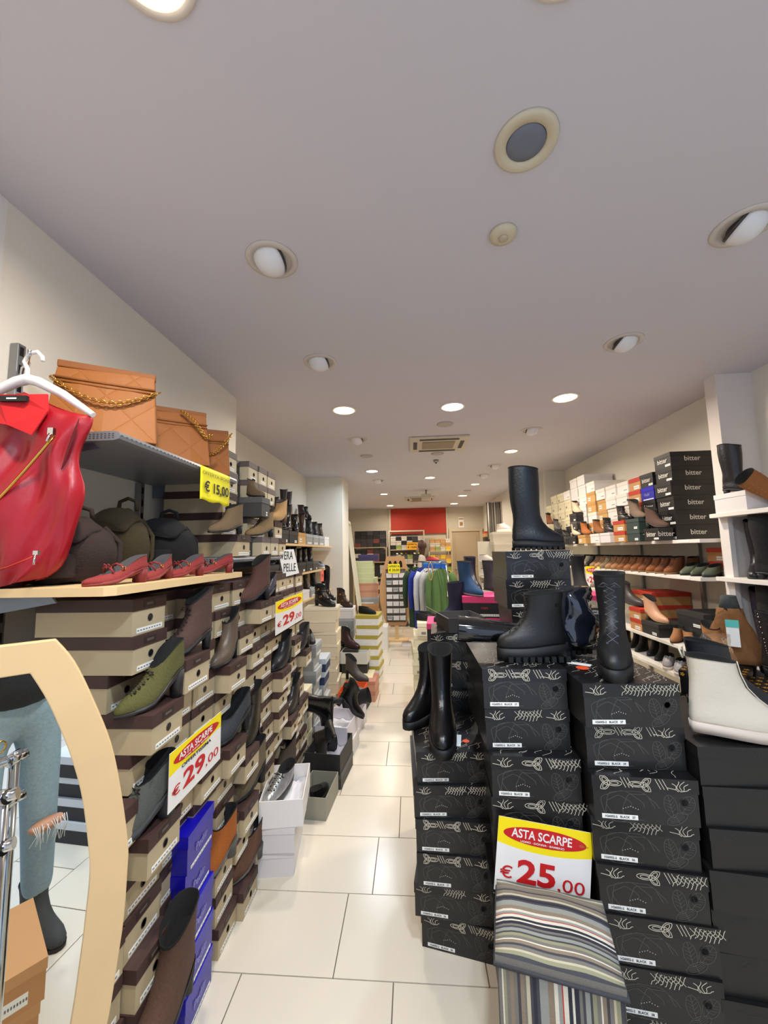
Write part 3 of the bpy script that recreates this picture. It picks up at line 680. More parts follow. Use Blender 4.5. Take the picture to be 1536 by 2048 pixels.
# small paper signs
def price_card(name, label, corners_center, w, h, rot, top_text='ASTA SCARPE', mid=None, big='29', cents='00', tilt=(0, 0)):
    t = thing(name, label, 'price sign', corners_center); t.rotation_euler = (tilt[0], tilt[1], rot)
    n = 16; b = MB(); zb = lambda u: h*(.66+.035*sin(u*9)*(1 if u > .6 else .4)-.06*(1-u)) if mid else h*(.60-.10*(u-.5)**2*4*.0+.0)
    if not mid: zb = lambda u: h*(.655-.28*(.25-(u-.5)**2))
    for i in range(n):
        u0, u1 = i/n, (i+1)/n; x0, x1 = -w/2+w*u0, -w/2+w*u1
        b.add([(x0, 0, 0), (x1, 0, 0), (x1, 0, zb(u1)), (x0, 0, zb(u0))], [(0, 1, 2, 3)], 0); b.add([(x0, 0, zb(u0)), (x1, 0, zb(u1)), (x1, 0, h), (x0, 0, h)], [(0, 1, 2, 3)], 1)
    b.box(-w/2, w/2, .0003, .0018, 0, h, 0)
    b.obj('card', [mat('card_white', (240, 236, 232), .35), YEL], t)
    b = MB(); cz = h*.80; m_ = 40
    b.add([(w*.44*cos(2*pi*j/m_), -.0006, cz+h*.125*sin(2*pi*j/m_)) for j in range(m_)], [tuple(range(m_))]); b.obj('logo_oval', RED, t)
    lettering(top_text, h*.165, mat('card_white', (240, 236, 232), .35), t, (-w*.03, -.0012, cz+h*.012), bold=.018, sx=.62*w/h/.98, name='logo_lettering')
    lettering('UOMO · DONNA · BAMBINO', h*.036, mat('card_white', (240, 236, 232), .35), t, (-w*.02, -.0012, cz-h*.085), bold=.01, sx=1.0*w/h, name='small_lettering')
    b = MB(); b.add([(w*.39+w*.03*cos(a), -.0013, cz+h*.02*sin(a)) for a in [j*pi/6 for j in range(12)]], [tuple(range(12))]); b.ribbon([(w*.385, -.001, cz), (w*.46, -.001, cz)], .0018); b.obj('logo_spot', mat('logo_brown', (190, 90, 40), .5), t)
    zc = h*.27
    if mid: lettering(mid, h*.085, INK, t, (-w*.02, -.0012, h*.60), bold=.02, sx=w/h*1.05, name='offer_lettering'); zc = h*.28
    lettering(big, h*.42, RED, t, (-w*.06, -.0012, zc+h*.03), bold=.03, sx=w/h, name='price_lettering')
    lettering('€', h*.22, RED, t, (-w*.38, -.0012, zc-h*.01), bold=.008, sx=w/h, name='euro_lettering')
    lettering(','+cents, h*.24, RED, t, (w*.30, -.0012, zc-h*.04), bold=-.0, sx=w/h*1.02, name='cents_lettering')
    return t
p = on(388, 1580, 0, -.715)
a0, a1 = on(337, 1592, 0, -.715), on(440, 1535, 0, -.715)
price_card('price_sign', 'large price sign for 29,00 leaning on the brown boxes above the blue ones', (-.715, (a0.y+a1.y)/2, (a0.z+a1.z)/2-.01), a1.y-a0.y, (on(337, 1475, 0, -.715).z-a0.z), R(90), mid='OFFERTISSIMA', tilt=(0, 0))
a0, a1 = on(551, 1263, 0, -.73), on(605, 1245, 0, -.73)
price_card('price_sign', 'smaller price sign for 29,00 at the far end of the brown boxes', (-.73, (a0.y+a1.y)/2, (a0.z+a1.z)/2), a1.y-a0.y, on(551, 1196, 0, -.73).z-a0.z, R(90))
def yellow_note():
    a, c = on(400, 992, 0, -.838), on(459, 1004, 0, -.838); w = c.y-a.y; h = on(400, 923, 0, -.838).z-a.z
    t = thing('yellow_price_note', 'yellow paper price note for 15,00 hanging from the metal shelf edge', 'price sign', (-.838, (a.y+c.y)/2, a.z-.012), R(90))
    n = 10; b = MB(); vs = []
    for i in range(n+1):
        for j in range(n+1): vs.append((-w/2+w*i/n, .004*sin(i*.9)*(1-j/n), h*j/n+.004*sin(i*1.3)*(j < 1)))
    b.add(vs, [(i*(n+1)+j, (i+1)*(n+1)+j, (i+1)*(n+1)+j+1, i*(n+1)+j+1) for i in range(n) for j in range(n)], 0, True); o = b.obj('paper', mat('note_yellow', (250, 236, 20), .6), t)
    o.modifiers.new('s', 'SOLIDIFY').thickness = .0008
    lettering('€ 15,00', h*.42, INK, t, (0, -.006, h*.40), bold=.022, sx=w/h*.62, name='price_lettering'); lettering('OFFERTA BORSE', h*.14, mat('note_ink', (120, 116, 40), .6), t, (0, -.006, h*.80), sx=w/h*.95, name='faint_lettering')
yellow_note()
def white_note():
    c = on(572, 1118, 0, -.815); t = thing('white_paper_note', 'white paper note lettered VERA PELLE hanging off the shelf end', 'sign', (-.815, c.y, c.z)); t.rotation_euler = (0, R(0), R(70)); h, w = .115, .16
    s = .35
    b = MB(); q = [(-w/2, 0, h*.5), (w/2, 0, h*.55), (w/2+.06, 0, -h*.85), (-w/2+.06, 0, -h)]
    b.add(q+[(x, .0012, z) for x, _, z in q], [(0, 3, 2, 1), (4, 5, 6, 7), (0, 1, 5, 4), (1, 2, 6, 5), (2, 3, 7, 6), (3, 0, 4, 7)]); b.obj('paper', PAPER, t)
    for i, w_ in enumerate(('VERA', 'PELLE')): lettering(w_, .075, INK, t, (.008+.03*i, -.0012, .02-.078*i), bold=.0, sx=.7, name='lettering')
white_note()

# handbags
BAGM = mat('tan_quilted_leather', (152, 90, 30), .6); 
def quilt(m):
    nt = m.node_tree; b = nt.nodes['Principled BSDF']; tc = nt.nodes.new('ShaderNodeTexCoord'); sep = nt.nodes.new('ShaderNodeSeparateXYZ'); nt.links.new(tc.outputs['Object'], sep.inputs[0])
    def mth(op, a, c=None, v=None):
        n = nt.nodes.new('ShaderNodeMath'); n.operation = op; nt.links.new(a, n.inputs[0])
        if c is not None: nt.links.new(c, n.inputs[1])
        if v is not None: n.inputs[1].default_value = v
        return n.outputs[0]
    outs = []
    for op in ('ADD', 'SUBTRACT'):
        s = mth(op, sep.outputs[0], sep.outputs[2]); s = mth('MULTIPLY', s, v=21); s = mth('SINE', s); s = mth('ABSOLUTE', s); outs.append(mth('POWER', s, v=.35))
    h = mth('MINIMUM', outs[0], outs[1]); bp = nt.nodes.new('ShaderNodeBump'); bp.inputs['Strength'].default_value = .45; bp.inputs['Distance'].default_value = .006
    nt.links.new(h, bp.inputs['Height']); nt.links.new(bp.outputs[0], b.inputs['Normal'])
quilt(BAGM)
PLAINTAN = mat('tan_leather', (138, 80, 26), .6, bump=.05)
def handbag(loc, rot, label, w=.27, h=.235, chain='drape', scale=1):
    t = thing('quilted_handbag', label, 'handbag', loc, rot); t.scale = (scale,)*3
    b = MB(); rs = []
    for i in range(9):
        z = h*i/8; ww = w/2*(1.03-.10*i/8); d = .075*(1-.8*i/8)+.008
        rs.append([Vector((x, y, z+(.006*sin(x*14) if i == 8 else 0))) for x, y in [(-ww, -d*.8), (-ww*.5, -d), (0, -d*1.05), (ww*.5, -d), (ww, -d*.8), (ww*.96, 0), (ww, d*.8), (0, d), (-ww, d*.8), (-ww*.96, 0)]])
    b.rings(rs, 0, smooth=False); bevel(b.obj('bag_body', BAGM, t), .004)
    b = MB(); d = .019; zz = h*.82; ww = w/2*.955
    b.tube([(-ww, -d-.012, zz), (-ww*.5, -d-.018, zz-.003), (0, -d-.019, zz-.004), (ww*.5, -d-.018, zz-.003), (ww, -d-.012, zz)], .004, 6); b.tube([(-ww, -d-.014, zz-.014), (0, -d-.022, zz-.018), (ww, -d-.014, zz-.014)], .003, 6)
    b.obj('welt_seam', PLAINTAN, t)
    b = MB(); b.box(-ww*.985, ww*.985, -.012, .012, h-.002, h+.022); bevel(b.obj('top_band', PLAINTAN, t), .004)
    # chain with leather woven through
    if chain == 'drape': f = lambda u: (-w*.5+w*u*1.02, -.03-.045*sin(pi*u)-.0, h*.80-.075*sin(pi*u)*1.0-.0)
    elif chain == 'side': f = lambda u: (w*.12+w*.42*u, -.045-.02*sin(pi*u), h*1.0-h*.62*(u**1.3) if u < .8 else h*1.0-h*.62*(.8**1.3)+(u-.8)*.12)
    else: f = lambda u: (w*.05+w*.48*u, -.05-.02*sin(pi*u), h*.42+.12*u*u)
    n = 26; b = MB(); cur = [Vector(f(i/n)) for i in range(n+1)]
    for i in range(n):
        a, c = cur[i], cur[i+1]; tg = (c-a).normalized(); nn = Vector((0, -1, 0)) if i % 2 else tg.cross(Vector((0, -1, 0))).normalized()
        nn = (nn*.8+tg.cross(nn)*.35).normalized(); l = (c-a).length*.74; m = (a+c)/2
        b.tube([m+tg*l*cos(q)+nn*.0065*sin(q) for q in [2*pi*j/10 for j in range(10)]], .0018, 5, closed=True)
    b.obj('chain_strap', GOLD, t)
    b = MB(); b.tube(cur, .0028, 5); b.obj('woven_leather', PLAINTAN, t)
    return t
zs = 1.873
handbag((-1.005, 1.19, zs), R(32), 'largest tan quilted handbag nearest the camera with gold chain draped across', w=.29, h=.24, chain='drape')
handbag((-1.0, 1.52, zs), R(36), 'middle tan quilted handbag with gold chain hanging down its right side', w=.29, h=.225, chain='side')
handbag((-.99, 1.76, zs), R(26), 'rearmost tan quilted handbag, smallest in view, at the end of the shelf', w=.24, h=.21, chain='end')

# backpacks
def backpack(loc, rot, mt, label, w=.25, h=.28, d=.17):
    t = thing('backpack', label, 'backpack', loc, rot); rng = random.Random(label); b = MB(); rs = []; n = 28
    for i in range(15):
        u = i/14; rad = (.80+.30*sin(pi*min(1, u*1.15)))*(1 if u < .72 else 1-1.9*(u-.72)**1.05); rad = max(rad, .22)
        rs.append([Vector((w/2*rad*cos(a)*(1+.04*sin(3*a+u*5)), d/2*rad*sin(a)*(1+.05*cos(4*a+u*7)), h*u+.006*sin(5*a))) for a in [2*pi*j/n for j in range(n)]])
    b.rings(rs, 0); subsurf(b.obj('bag_body', mt, t), 1)
    b = MB(); rs = []
    for i in range(7):
        u = i/6; yy = d*.30-d*.95*u; zz = h*(.93+.14*sin(pi*u*.8))-h*.22*u*u; ww = w*.36*(1+.12*sin(pi*u))
        rs.append([Vector((x*ww, yy+.01*abs(x)**2, zz-.02*abs(x)**3*2)) for x in [-1, -.6, -.2, .2, .6, 1]]+[Vector((x*ww, yy+.012, zz-.022-.02*abs(x)**3*2)) for x in [1, .6, .2, -.2, -.6, -1]])
    b.rings(rs, 0); subsurf(b.obj('flap', mt, t), 1)
    b = MB(); b.tube([(-.035, .05, h*.98), (-.03, .05, h*1.12), (0, .05, h*1.17), (.03, .05, h*1.12), (.035, .05, h*.98)], .007, 8); b.obj('carry_loop', mt, t)
    b = MB(); b.tube([(w*.25, d*.4, h*.85), (w*.42, d*.5, h*.6), (w*.46, d*.4, h*.3), (w*.36, d*.3, .02)], .008, 8); b.obj('shoulder_strap', mt, t)
    b = MB(); b.rings([[Vector((w*.3*cos(a), -d*.50-.018*sin(a)*0-(.02 if z > .1 else .03), z+h*.0)) if False else Vector((x, y, z)) for x, y in [(-w*.3, -d*.40), (-w*.26, -d*.56), (0, -d*.64), (w*.26, -d*.56), (w*.3, -d*.40)]] for z in (h*.10, h*.30, h*.44)], 0); bevel(b.obj('front_pocket', mt, t), .006)
    return t
WZ = 1.425
backpack((-1.03, 1.10, WZ), R(10), mat('backpack_brown', (44, 30, 26), .9, bump=.3, bscale=200), 'dark brown fabric backpack, front left on the wooden shelf', .24, .20)
backpack((-1.05, 1.32, WZ), R(5), mat('backpack_olive', (54, 44, 22), .9, bump=.3, bscale=200), 'olive brown backpack squeezed behind the dark brown one', .20, .25, .14)
backpack((-1.02, 1.53, WZ), R(10), mat('backpack_black', (13, 13, 15), .9, bump=.3, bscale=200), 'black backpack with a round carry loop on the wooden shelf', .24, .23)
RS = suede('red', (138, 46, 44)); RG = mat('shoe_grey_lining', (62, 60, 62), .8)
for i, (px, rt) in enumerate([(236, -20), (297, 0), (361, -20), (428, -45)]):
    q = on(px, [1150, 1146, 1143, 1138][i], 2, WZ); y = [1.035, 1.19, 1.35, 1.55][i]; 
    shoe('pump', RS, (-.82, y, WZ), R(rt), 'red heeled strap shoe with bow, ' + ['nearest the red vest', 'second from the red vest', 'third from the red vest', 'farthest right on the wooden shelf'][i], heel=.05, extra='maryjane', heelw=.02, liningm=RG, solem=mat('red_sole', (120, 34, 32), .6), scale=.72, group='red strap shoes in a row on the wooden shelf')

# red vest on its hanger
def vest():
    t = thing('red_leather_vest', 'red leather vest with diagonal gold zip on a white hanger, far left', 'vest', (-1.06, .97, 1.42), R(6))
    m = mat('red_leather', (152, 12, 28), .36, bump=.1, bscale=30)
    b = MB(); n = 56; rs = []; prof = [(0, .115, .04, -.03), (.015, .135, .045, -.025), (.07, .15, .05, -.02), (.16, .165, .055, -.01), (.24, .175, .052, 0), (.28, .172, .05, 0), (.32, .155, .045, 0), (.37, .150, .042, 0), (.41, .163, .04, 0), (.45, .185, .036, 0), (.475, .188, .03, 0), (.51, .14, .026, 0), (.54, .07, .018, 0)]
    for i, (z, w, d, dx) in enumerate(prof):
        ring = []
        for j in range(n):
            a = 2*pi*j/n; q = (.013*sin(5*a+z*14)+.009*sin(13*a-z*22)+.005*sin(21*a+z*60))*(1.3 if z < .4 else .5)
            ring.append(Vector((w*cos(a)+dx, (d+q)*sin(a)-.004*sin(z*40+a*3), z+.03*cos(a)*(1 if z < .05 else 0)-(.035*abs(cos(a)) if z > .5 else 0))))
        rs.append(ring)
    b.rings(rs, 0, cap0=False, cap1=False); o = b.obj('vest_shell', m, t); subsurf(o, 1)
    b = MB(); vs = [(-.075, -.034, .528), (-.03, -.05, .515), (.03, -.05, .515), (.085, -.034, .522), (.10, -.048, .47), (.075, -.062, .40), (.02, -.07, .425), (-.05, -.062, .44)]
    b.rings([[Vector(v) for v in vs], [Vector(v)+Vector((0, .004, 0)) for v in vs]], 0, smooth=False); b.obj('neck_lining', mat('red_lining', (190, 20, 28), .85), t)
    b = MB(); b.box(-.015, .055, -.062, -.053, .492, .507); b.box(.005, .03, -.0628, -.062, .497, .501, 1); b.obj('collar_tag', [INK, PAPER], t)
    b = MB(); b.add([(.150+.014*cos(a)+.02*sin(a), -.030-.012*cos(a), .385+.07*sin(a)) for a in [j*2*pi/18 for j in range(18)]], [tuple(range(18))]); b.obj('armhole_lining', mat('shaded_red_lining', (96, 8, 18), .85), t)  # flat patch, shade of the armhole opening put into its red
    b = MB(); pts = [(.125-.26*u+.01*sin(u*5), -.052-.016*sin(u*3), .40-.36*u) for u in [i/14 for i in range(15)]]
    b.tube(pts, .0035, 6); b.obj('front_zip', GOLD, t)
    b = MB(); b.box(.118, .132, -.066, -.056, .40, .418); b.tube([(.125, -.066, .402), (.122, -.07, .38)], .003, 6); b.box(.105, .117, -.068, -.06, .09, .10); b.tube([(.111, -.068, .09), (.111, -.07, .065)], .0025, 6); b.obj('zip_pull', CHROME, t)
    b = MB(); b.tube([(-.02, -.06, .045), (.04, -.064, .06), (.10, -.06, .085)], .002, 6); b.obj('pocket_zip', mat('zip_red_gold', (190, 60, 40), .4, .4), t)
    h = thing('coat_hanger', 'white plastic coat hanger carrying the red vest', 'hanger', (-1.06, .97, 1.42), R(6))
    b = MB(); b.tube([(-.185, 0, .475), (-.1, 0, .535), (-.03, 0, .572), (0, 0, .58), (.03, 0, .572), (.1, 0, .535), (.185, 0, .475)], [.008, .012, .014, .015, .014, .012, .008], 10); b.obj('hanger_arm', mat('hanger_white', (238, 236, 234), .35), h)
    b = MB(); b.tube([(0, 0, .575), (-.002, 0, .61), (-.012, 0, .63), (.0, 0, .655), (.022, 0, .66), (.036, 0, .645), (.038, 0, .632)], .0055, 8); b.obj('hanger_hook', mat('hanger_white', (238, 236, 234), .35), h)
    f = thing('face_out_hook', 'bent steel wire hook on the upright behind the white hanger', 'hook', (-1.24, 1.11, 2.05))
    b = MB(); b.tube([(0, 0, 0), (.03, -.02, .05), (.06, -.03, .06), (.10, -.07, .02), (.14, -.11, .0), (.175, -.14, .0), (.19, -.15, .03)], .005, 8); b.obj('wire_hook', CHROME, f)
vest()
# ------------------------------------------------------------------ mirror, person, and what the mirror shows
MN = Vector((.67, -.74, 0)).normalized(); MC = Vector((-.75, .78, 0)); ME = Vector((-MN.y, MN.x, 0))
def mirror():
    t = thing('standing_mirror', 'standing mirror in a pale wood frame with bulging sides, left foreground', 'mirror', tuple(MC-MN*.02)); 
    ang = math.atan2(ME.y, ME.x); t.rotation_euler = (0, 0, ang)     # local x along ME, local -y toward the viewer
    side = [(.003, 1.328), (.038, 1.274), (.076, 1.183), (.112, 1.08), (.135, .969), (.151, .86), (.152, .809), (.149, .711), (.140, .621), (.13, .535), (.112, .44), (.09, .33), (.065, .2), (.04, .08), (.03, .0)]
    def smooth(P):
        o = []
        for i in range(len(P)-1):
            p0, p1, p2, p3 = P[max(i-1, 0)], P[i], P[i+1], P[min(i+2, len(P)-1)]
            for q in range(4):
                t_ = q/4; o.append(tuple(.5*((2*p1[j])+(-p0[j]+p2[j])*t_+(2*p0[j]-5*p1[j]+4*p2[j]-p3[j])*t_*t_+(-p0[j]+3*p1[j]-3*p2[j]+p3[j])*t_**3) for j in (0, 1)))
        return o+[P[-1]]
    side = smooth(side)
    cx = -.115; outer = side + [(2*cx-x, z) for x, z in side[::-1]]
    ins = [(-.034, 1.266), (-.003, 1.202), (.029, 1.115), (.049, 1.05), (.064, .986), (.078, .892), (.084, .823), (.080, .731), (.075, .66), (.066, .56), (.05, .46), (.03, .35), (.0, .2), (-.02, .1), (-.03, .07)]
    ins = smooth(ins); inner = ins + [(2*cx-x, z) for x, z in ins[::-1]]
    n = len(outer); b = MB()
    r = [[Vector((x, y, z)) for x, z in P] for P, y in ((outer, 0), (outer, .02), (inner, .02), (inner, 0))]
    b.rings(r, 0, smooth=False, closed=True); bevel(b.obj('wood_frame', mat('beech_frame', (224, 190, 140), .45, var=.07, bscale=7), t), .002)
    b = MB(); b.rings([[Vector((x, .012, z)) for x, z in inner], [Vector((x, .018, z)) for x, z in inner]], 0, smooth=False); b.obj('mirror_glass', mat('silver_mirror', (236, 240, 238), .01, 1), t)
    b = MB(); b.box(cx-.2, cx+.2, -.02, .04, 0, .02); b.tube([(cx, .02, .75), (cx, .045, .01)], .012, 8); b.obj('foot', WOOD, t)
mirror()
def chrome_rack():
    p = on(4, 1596, 1, .70); t = thing('chrome_garment_rack', 'chrome clothes rack post with clamped cross arms, far left foreground', 'clothes rack', (p.x, p.y, 0))
    b = MB(); b.cyl((0, 0), .010, 0, p.z+.01, 14); b.cyl((-.03, -.012), .008, 0, p.z-.005, 12); b.obj('post', CHROME, t)
    b = MB()
    for z in (p.z, p.z-.085):
        b.tube([(-.30, -.20, z-.03), (.0, .0, z), (.02, .01, z+.004)], .010, 10)
    b.obj('cross_arm', CHROME, t)
    for z in (p.z, p.z-.085):
        b = MB(); b.tube([(-.014, 0, z-.002), (.012, .0, z+.003)], .013, 12); b.obj('clamp', CHROME, t)
    b = MB(); b.box(-.10, .02, -.06, .02, 0, .02); bevel(b.obj('base', CHROME, t), .004)
    b = MB(); b.tube([(-.02, -.014, p.z+.02+.012*sin(a)) if False else (-.02+.012*cos(a), -.014, p.z+.03+.012*sin(a)) for a in [j*pi/6 for j in range(12)]], .002, 5, closed=True); b.obj('gold_ring', GOLD, t)
chrome_rack()
# kraft boxes stacked beside the mirror
kv = on(-6, 2010, 2, .338); kc = kv-MN*(2*(kv-MC).dot(MN))      # they show in the mirror
for k in range(3):
    tag(shoebox('kraft', kc.x-.006*(k % 2), kc.y-.01*(k % 2), k*.1125, R(205+(k*17) % 9), .20, .30, .112), 'kraft cardboard box, %s of the stack seen in the mirror' % ['lowest', 'middle one', 'topmost'][k], 'shoe box')

def skin_body(name, pts, edges, rad, mt, parent, root=0, lv=2):
    me = bpy.data.meshes.new(name); me.from_pydata([tuple(p) for p in pts], edges, []); o = link(name, me, mt, parent)
    o.modifiers.new('skin', 'SKIN').use_smooth_shade = True
    sv = me.skin_vertices[0].data if me.skin_vertices else None
    if sv is None:
        bm = bmesh.new(); bm.from_mesh(me); bm.verts.layers.skin.verify(); bm.to_mesh(me); bm.free(); sv = me.skin_vertices[0].data
    for i, r in enumerate(rad): sv[i].radius = (r if isinstance(r, tuple) else (r, r)); sv[i].use_root = (i == root)
    subsurf(o, lv); return o
SKIN = mat('skin', (196, 140, 110), .5); HAIRM = mat('brown_hair', (58, 36, 26), .55, bump=.4, bscale=120)
def hand(parent, wrist, direction, up, side, mt):
    """palm with five bent fingers, as one continuous skinned mesh"""
    w = Vector(wrist); d = Vector(direction).normalized(); u = Vector(up).normalized(); s = d.cross(u).normalized()*side
    pts = [w, w+d*.045, w+d*.082]; ed = [(0, 1), (1, 2)]; rad = [(.020, .026), (.017, .032), (.014, .034)]
    for k, (off, ln) in enumerate(((-.030, .062), (-.010, .072), (.010, .068), (.028, .052))):
        i0 = len(pts); base = w+d*.088+s*off
        pts += [base, base+d*ln*.45-u*.006, base+d*ln*.75-u*.020, base+d*ln*.9-u*.036]; rad += [.0095, .009, .0085, .007]; ed += [(2, i0), (i0, i0+1), (i0+1, i0+2), (i0+2, i0+3)]
    i0 = len(pts); pts += [w+d*.03-s*.034, w+d*.058-s*.050-u*.008, w+d*.08-s*.052-u*.02]; rad += [.012, .010, .008]; ed += [(1, i0), (i0, i0+1), (i0+1, i0+2)]
    return skin_body('hand', pts, ed, rad, mt, parent, 0, 1)
def head(parent, c, fwd, hair_m, long=False):
    c = Vector(c); f = Vector(fwd).normalized(); T = Matrix.Translation(c) @ Matrix.Rotation(math.atan2(f.x, -f.y), 4, 'Z')
    b = MB(); rs = []; n = 24
    for i in range(19):
        v = -1+2*i/18; r = sqrt(max(0, 1-v*v))
        jaw = 1-.22*max(0, -v-.1)
        ring = []
        for j in range(n):
            a = 2*pi*j/n; x = .073*r*cos(a)*jaw; y = .093*r*sin(a)
            front = max(0, -sin(a))
            y -= front**6*(.018*math.exp(-((v+.12)/.16)**2) + .006*math.exp(-((v+.48)/.07)**2)) - front**3*.006*math.exp(-((v-.08)/.1)**2)
            ring.append(T @ Vector((x, y, .118*v)))
        rs.append(ring)
    b.rings(rs[1:-1], 0)
    for sx in (-1, 1): b.lathe([(0, -.006), (.016, -.005), (.02, 0), (.014, .006), (0, .006)], 12, 0, T @ Matrix.Translation((sx*.074, .008, -.008)) @ Matrix.Rotation(pi/2, 4, 'Y') @ Matrix.Diagonal((1.5, 1, 1, 1)))
    b.obj('face', SKIN, parent)
    b = MB()
    for sx in (-1, 1): b.lathe([(0, -.006), (.008, -.005), (.011, 0)], 10, 0, T @ Matrix.Translation((sx*.03, -.083, .006)) @ Matrix.Rotation(pi/2, 4, 'X') @ Matrix.Diagonal((1, .6, -1, 1)))
    b.obj('eye', mat('eye_dark', (40, 30, 26), .2), parent)
    b = MB(); b.tube([T @ Vector(p) for p in ((-.022, -.088, -.058), (-.008, -.094, -.056), (0, -.0945, -.058), (.008, -.094, -.056), (.022, -.088, -.058))], [.002, .004, .004, .004, .002], 6); b.obj('mouth', mat('lips', (160, 84, 80), .5), parent)
    b = MB(); rs = []; rng = random.Random(4)
    for i in range(12):
        v = 1.1-i*(.26 if long else .17); ring = []; vv = max(v, -.2)
        r = sqrt(max(.0, 1.22-vv*vv)) if v > -.2 else 1.05-.04*i
        for j in range(n):
            a = 2*pi*j/n; fr = max(0, -sin(a)); pull = 1-.42*(fr**1.5)*(1 if v < .72 else 0)
            ring.append(T @ Vector(((.080*r*cos(a))*(1+.03*sin(8*a+i)), (.100*r*sin(a)*pull)+.008, .118*v)))
        rs.append(ring)
    b.rings(rs, 0); b.obj('hair', hair_m, parent)
def photographer():
    # stands just behind the camera, toes toward the shop, elbows bent
    t = thing('person', 'person in black jacket, ripped light blue jeans and grey boots reflected in the mirror', 'person', (0, 0, 0))
    X, Y = -.17, -.07
    P = {'pelvis': (X, Y, .90), 'waist': (X, Y-.01, 1.04), 'chest': (X, Y-.02, 1.24), 'neck': (X, Y-.03, 1.44), 'headb': (X, Y-.01, 1.53),
         'hipL': (X-.09, Y, .86), 'hipR': (X+.09, Y, .86), 'kneeL': (X-.09, Y+.03, .43), 'kneeR': (X+.10, Y+.02, .43), 'ankL': (X-.11, Y-.01, .09), 'ankR': (X+.13, Y-.03, .09),
         'shL': (X-.17, Y-.03, 1.38), 'shR': (X+.17, Y-.03, 1.38), 'elL': (X-.24, Y-.03, 1.10), 'elR': (X+.23, Y-.03, 1.12), 'wrL': (X-.25, Y+.02, .86), 'wrR': (X+.24, Y-.02, .86)}
    N = list(P); E_ = [('pelvis', 'waist'), ('waist', 'chest'), ('chest', 'neck'), ('neck', 'headb'), ('pelvis', 'hipL'), ('pelvis', 'hipR'), ('hipL', 'kneeL'), ('hipR', 'kneeR'), ('kneeL', 'ankL'), ('kneeR', 'ankR'), ('chest', 'shL'), ('chest', 'shR'), ('shL', 'elL'), ('shR', 'elR'), ('elL', 'wrL'), ('elR', 'wrR')]
    rad = {'pelvis': (.10, .08), 'waist': (.10, .08), 'chest': (.13, .09), 'neck': .05, 'headb': .05, 'hipL': .058, 'hipR': .058, 'kneeL': .044, 'kneeR': .044, 'ankL': .03, 'ankR': .03, 'shL': .05, 'shR': .05, 'elL': .038, 'elR': .038, 'wrL': .026, 'wrR': .026}
    skin_body('body', [P[k] for k in N], [(N.index(a), N.index(c)) for a, c in E_], [rad[k] for k in N], SKIN, t)
    L = ['pelvis', 'hipL', 'hipR', 'kneeL', 'kneeR', 'ankL', 'ankR', 'waist']; ed = [('pelvis', 'waist'), ('pelvis', 'hipL'), ('pelvis', 'hipR'), ('hipL', 'kneeL'), ('hipR', 'kneeR'), ('kneeL', 'ankL'), ('kneeR', 'ankR')]
    rr = {'pelvis': (.135, .11), 'waist': (.12, .10), 'hipL': .080, 'hipR': .080, 'kneeL': .060, 'kneeR': .060, 'ankL': .052, 'ankR': .052}
    PP = dict(P); PP['ankL'] = (X-.11, Y-.01, .14); PP['ankR'] = (X+.13, Y-.03, .14)
    o = skin_body('jeans', [PP[k] for k in L], [(L.index(a), L.index(c)) for a, c in ed], [rr[k] for k in L], mat('denim', (140, 164, 176), .85, bump=.2, bscale=90, var=.18), t)
    for k, sx in (('kneeL', 0), ('kneeR', 0)):
        p = Vector(P[k]); b = MB(); T = Matrix.Translation(p+Vector((0, .055, .03))) @ Matrix.Rotation(-pi/2, 4, 'X') @ Matrix.Diagonal((1.3, .5, 1, 1))
        b.lathe([(.046, .0), (.042, .02), (.03, .031), (0, .036)], 18, 0, T); b.obj('bare_knee', SKIN, t)
        b = MB(); rng = random.Random(2)
        for i in range(16):
            x = -.055+.11*i/15; b.tube([p+Vector((x, .085, .045+rng.uniform(-.005, .005))), p+Vector((x+rng.uniform(-.01, .01), .098, .02)), p+Vector((x+rng.uniform(-.01, .01), .09, -.01-rng.uniform(0, .03)))], .0014, 4)
        b.obj('frayed_threads', mat('thread_white', (220, 226, 228), .9), t)
    J = ['pelvis', 'waist', 'chest', 'neck', 'shL', 'shR', 'elL', 'elR', 'wrL', 'wrR']; ed = [('pelvis', 'waist'), ('waist', 'chest'), ('chest', 'neck'), ('chest', 'shL'), ('chest', 'shR'), ('shL', 'elL'), ('shR', 'elR'), ('elL', 'wrL'), ('elR', 'wrR')]
    rj = {'pelvis': (.175, .14), 'waist': (.16, .125), 'chest': (.16, .12), 'neck': .062, 'shL': .075, 'shR': .075, 'elL': .062, 'elR': .062, 'wrL': .045, 'wrR': .045}
    skin_body('jacket', [P[k] for k in J], [(J.index(a), J.index(c)) for a, c in ed], [rj[k] for k in J], mat('black_jacket', (24, 26, 32), .7, bump=.2, bscale=60), t)
    hand(t, P['wrL'], Vector((.02, .1, -.16)), (1, .2, .2), 1, SKIN); hand(t, P['wrR'], Vector((-.01, .04, -.16)), (-1, .2, .1), -1, SKIN)
    head(t, (X, Y+.0, 1.62), (0, 1, 0), HAIRM, True)
    gm = mat('grey_boot_suede', (64, 66, 66), .9, bump=.2, bscale=150)
    for k, sg in (('ankL', -1), ('ankR', 1)):
        P_ = shoe_parts('mid', .012, .012, 0, None, None, .02, .17)
        for nm in ('upper', 'lining', 'sole'):
            me = P_[nm].mesh('boot_'+nm, [gm if nm == 'upper' else BLK, STEEL] if nm == 'upper' else BLK); o = link('boot' if nm == 'upper' else 'boot_'+nm, me, None, t, (P[k][0], P[k][1]+.055, 0), pi-sg*.12)
            o.scale = (1.05, 1.0, 1.0)
    cc = Vector((X, Y, 0)); t.rotation_euler = (0, 0, R(17)); t.location = cc-Matrix.Rotation(R(17), 3, 'Z') @ cc
photographer()
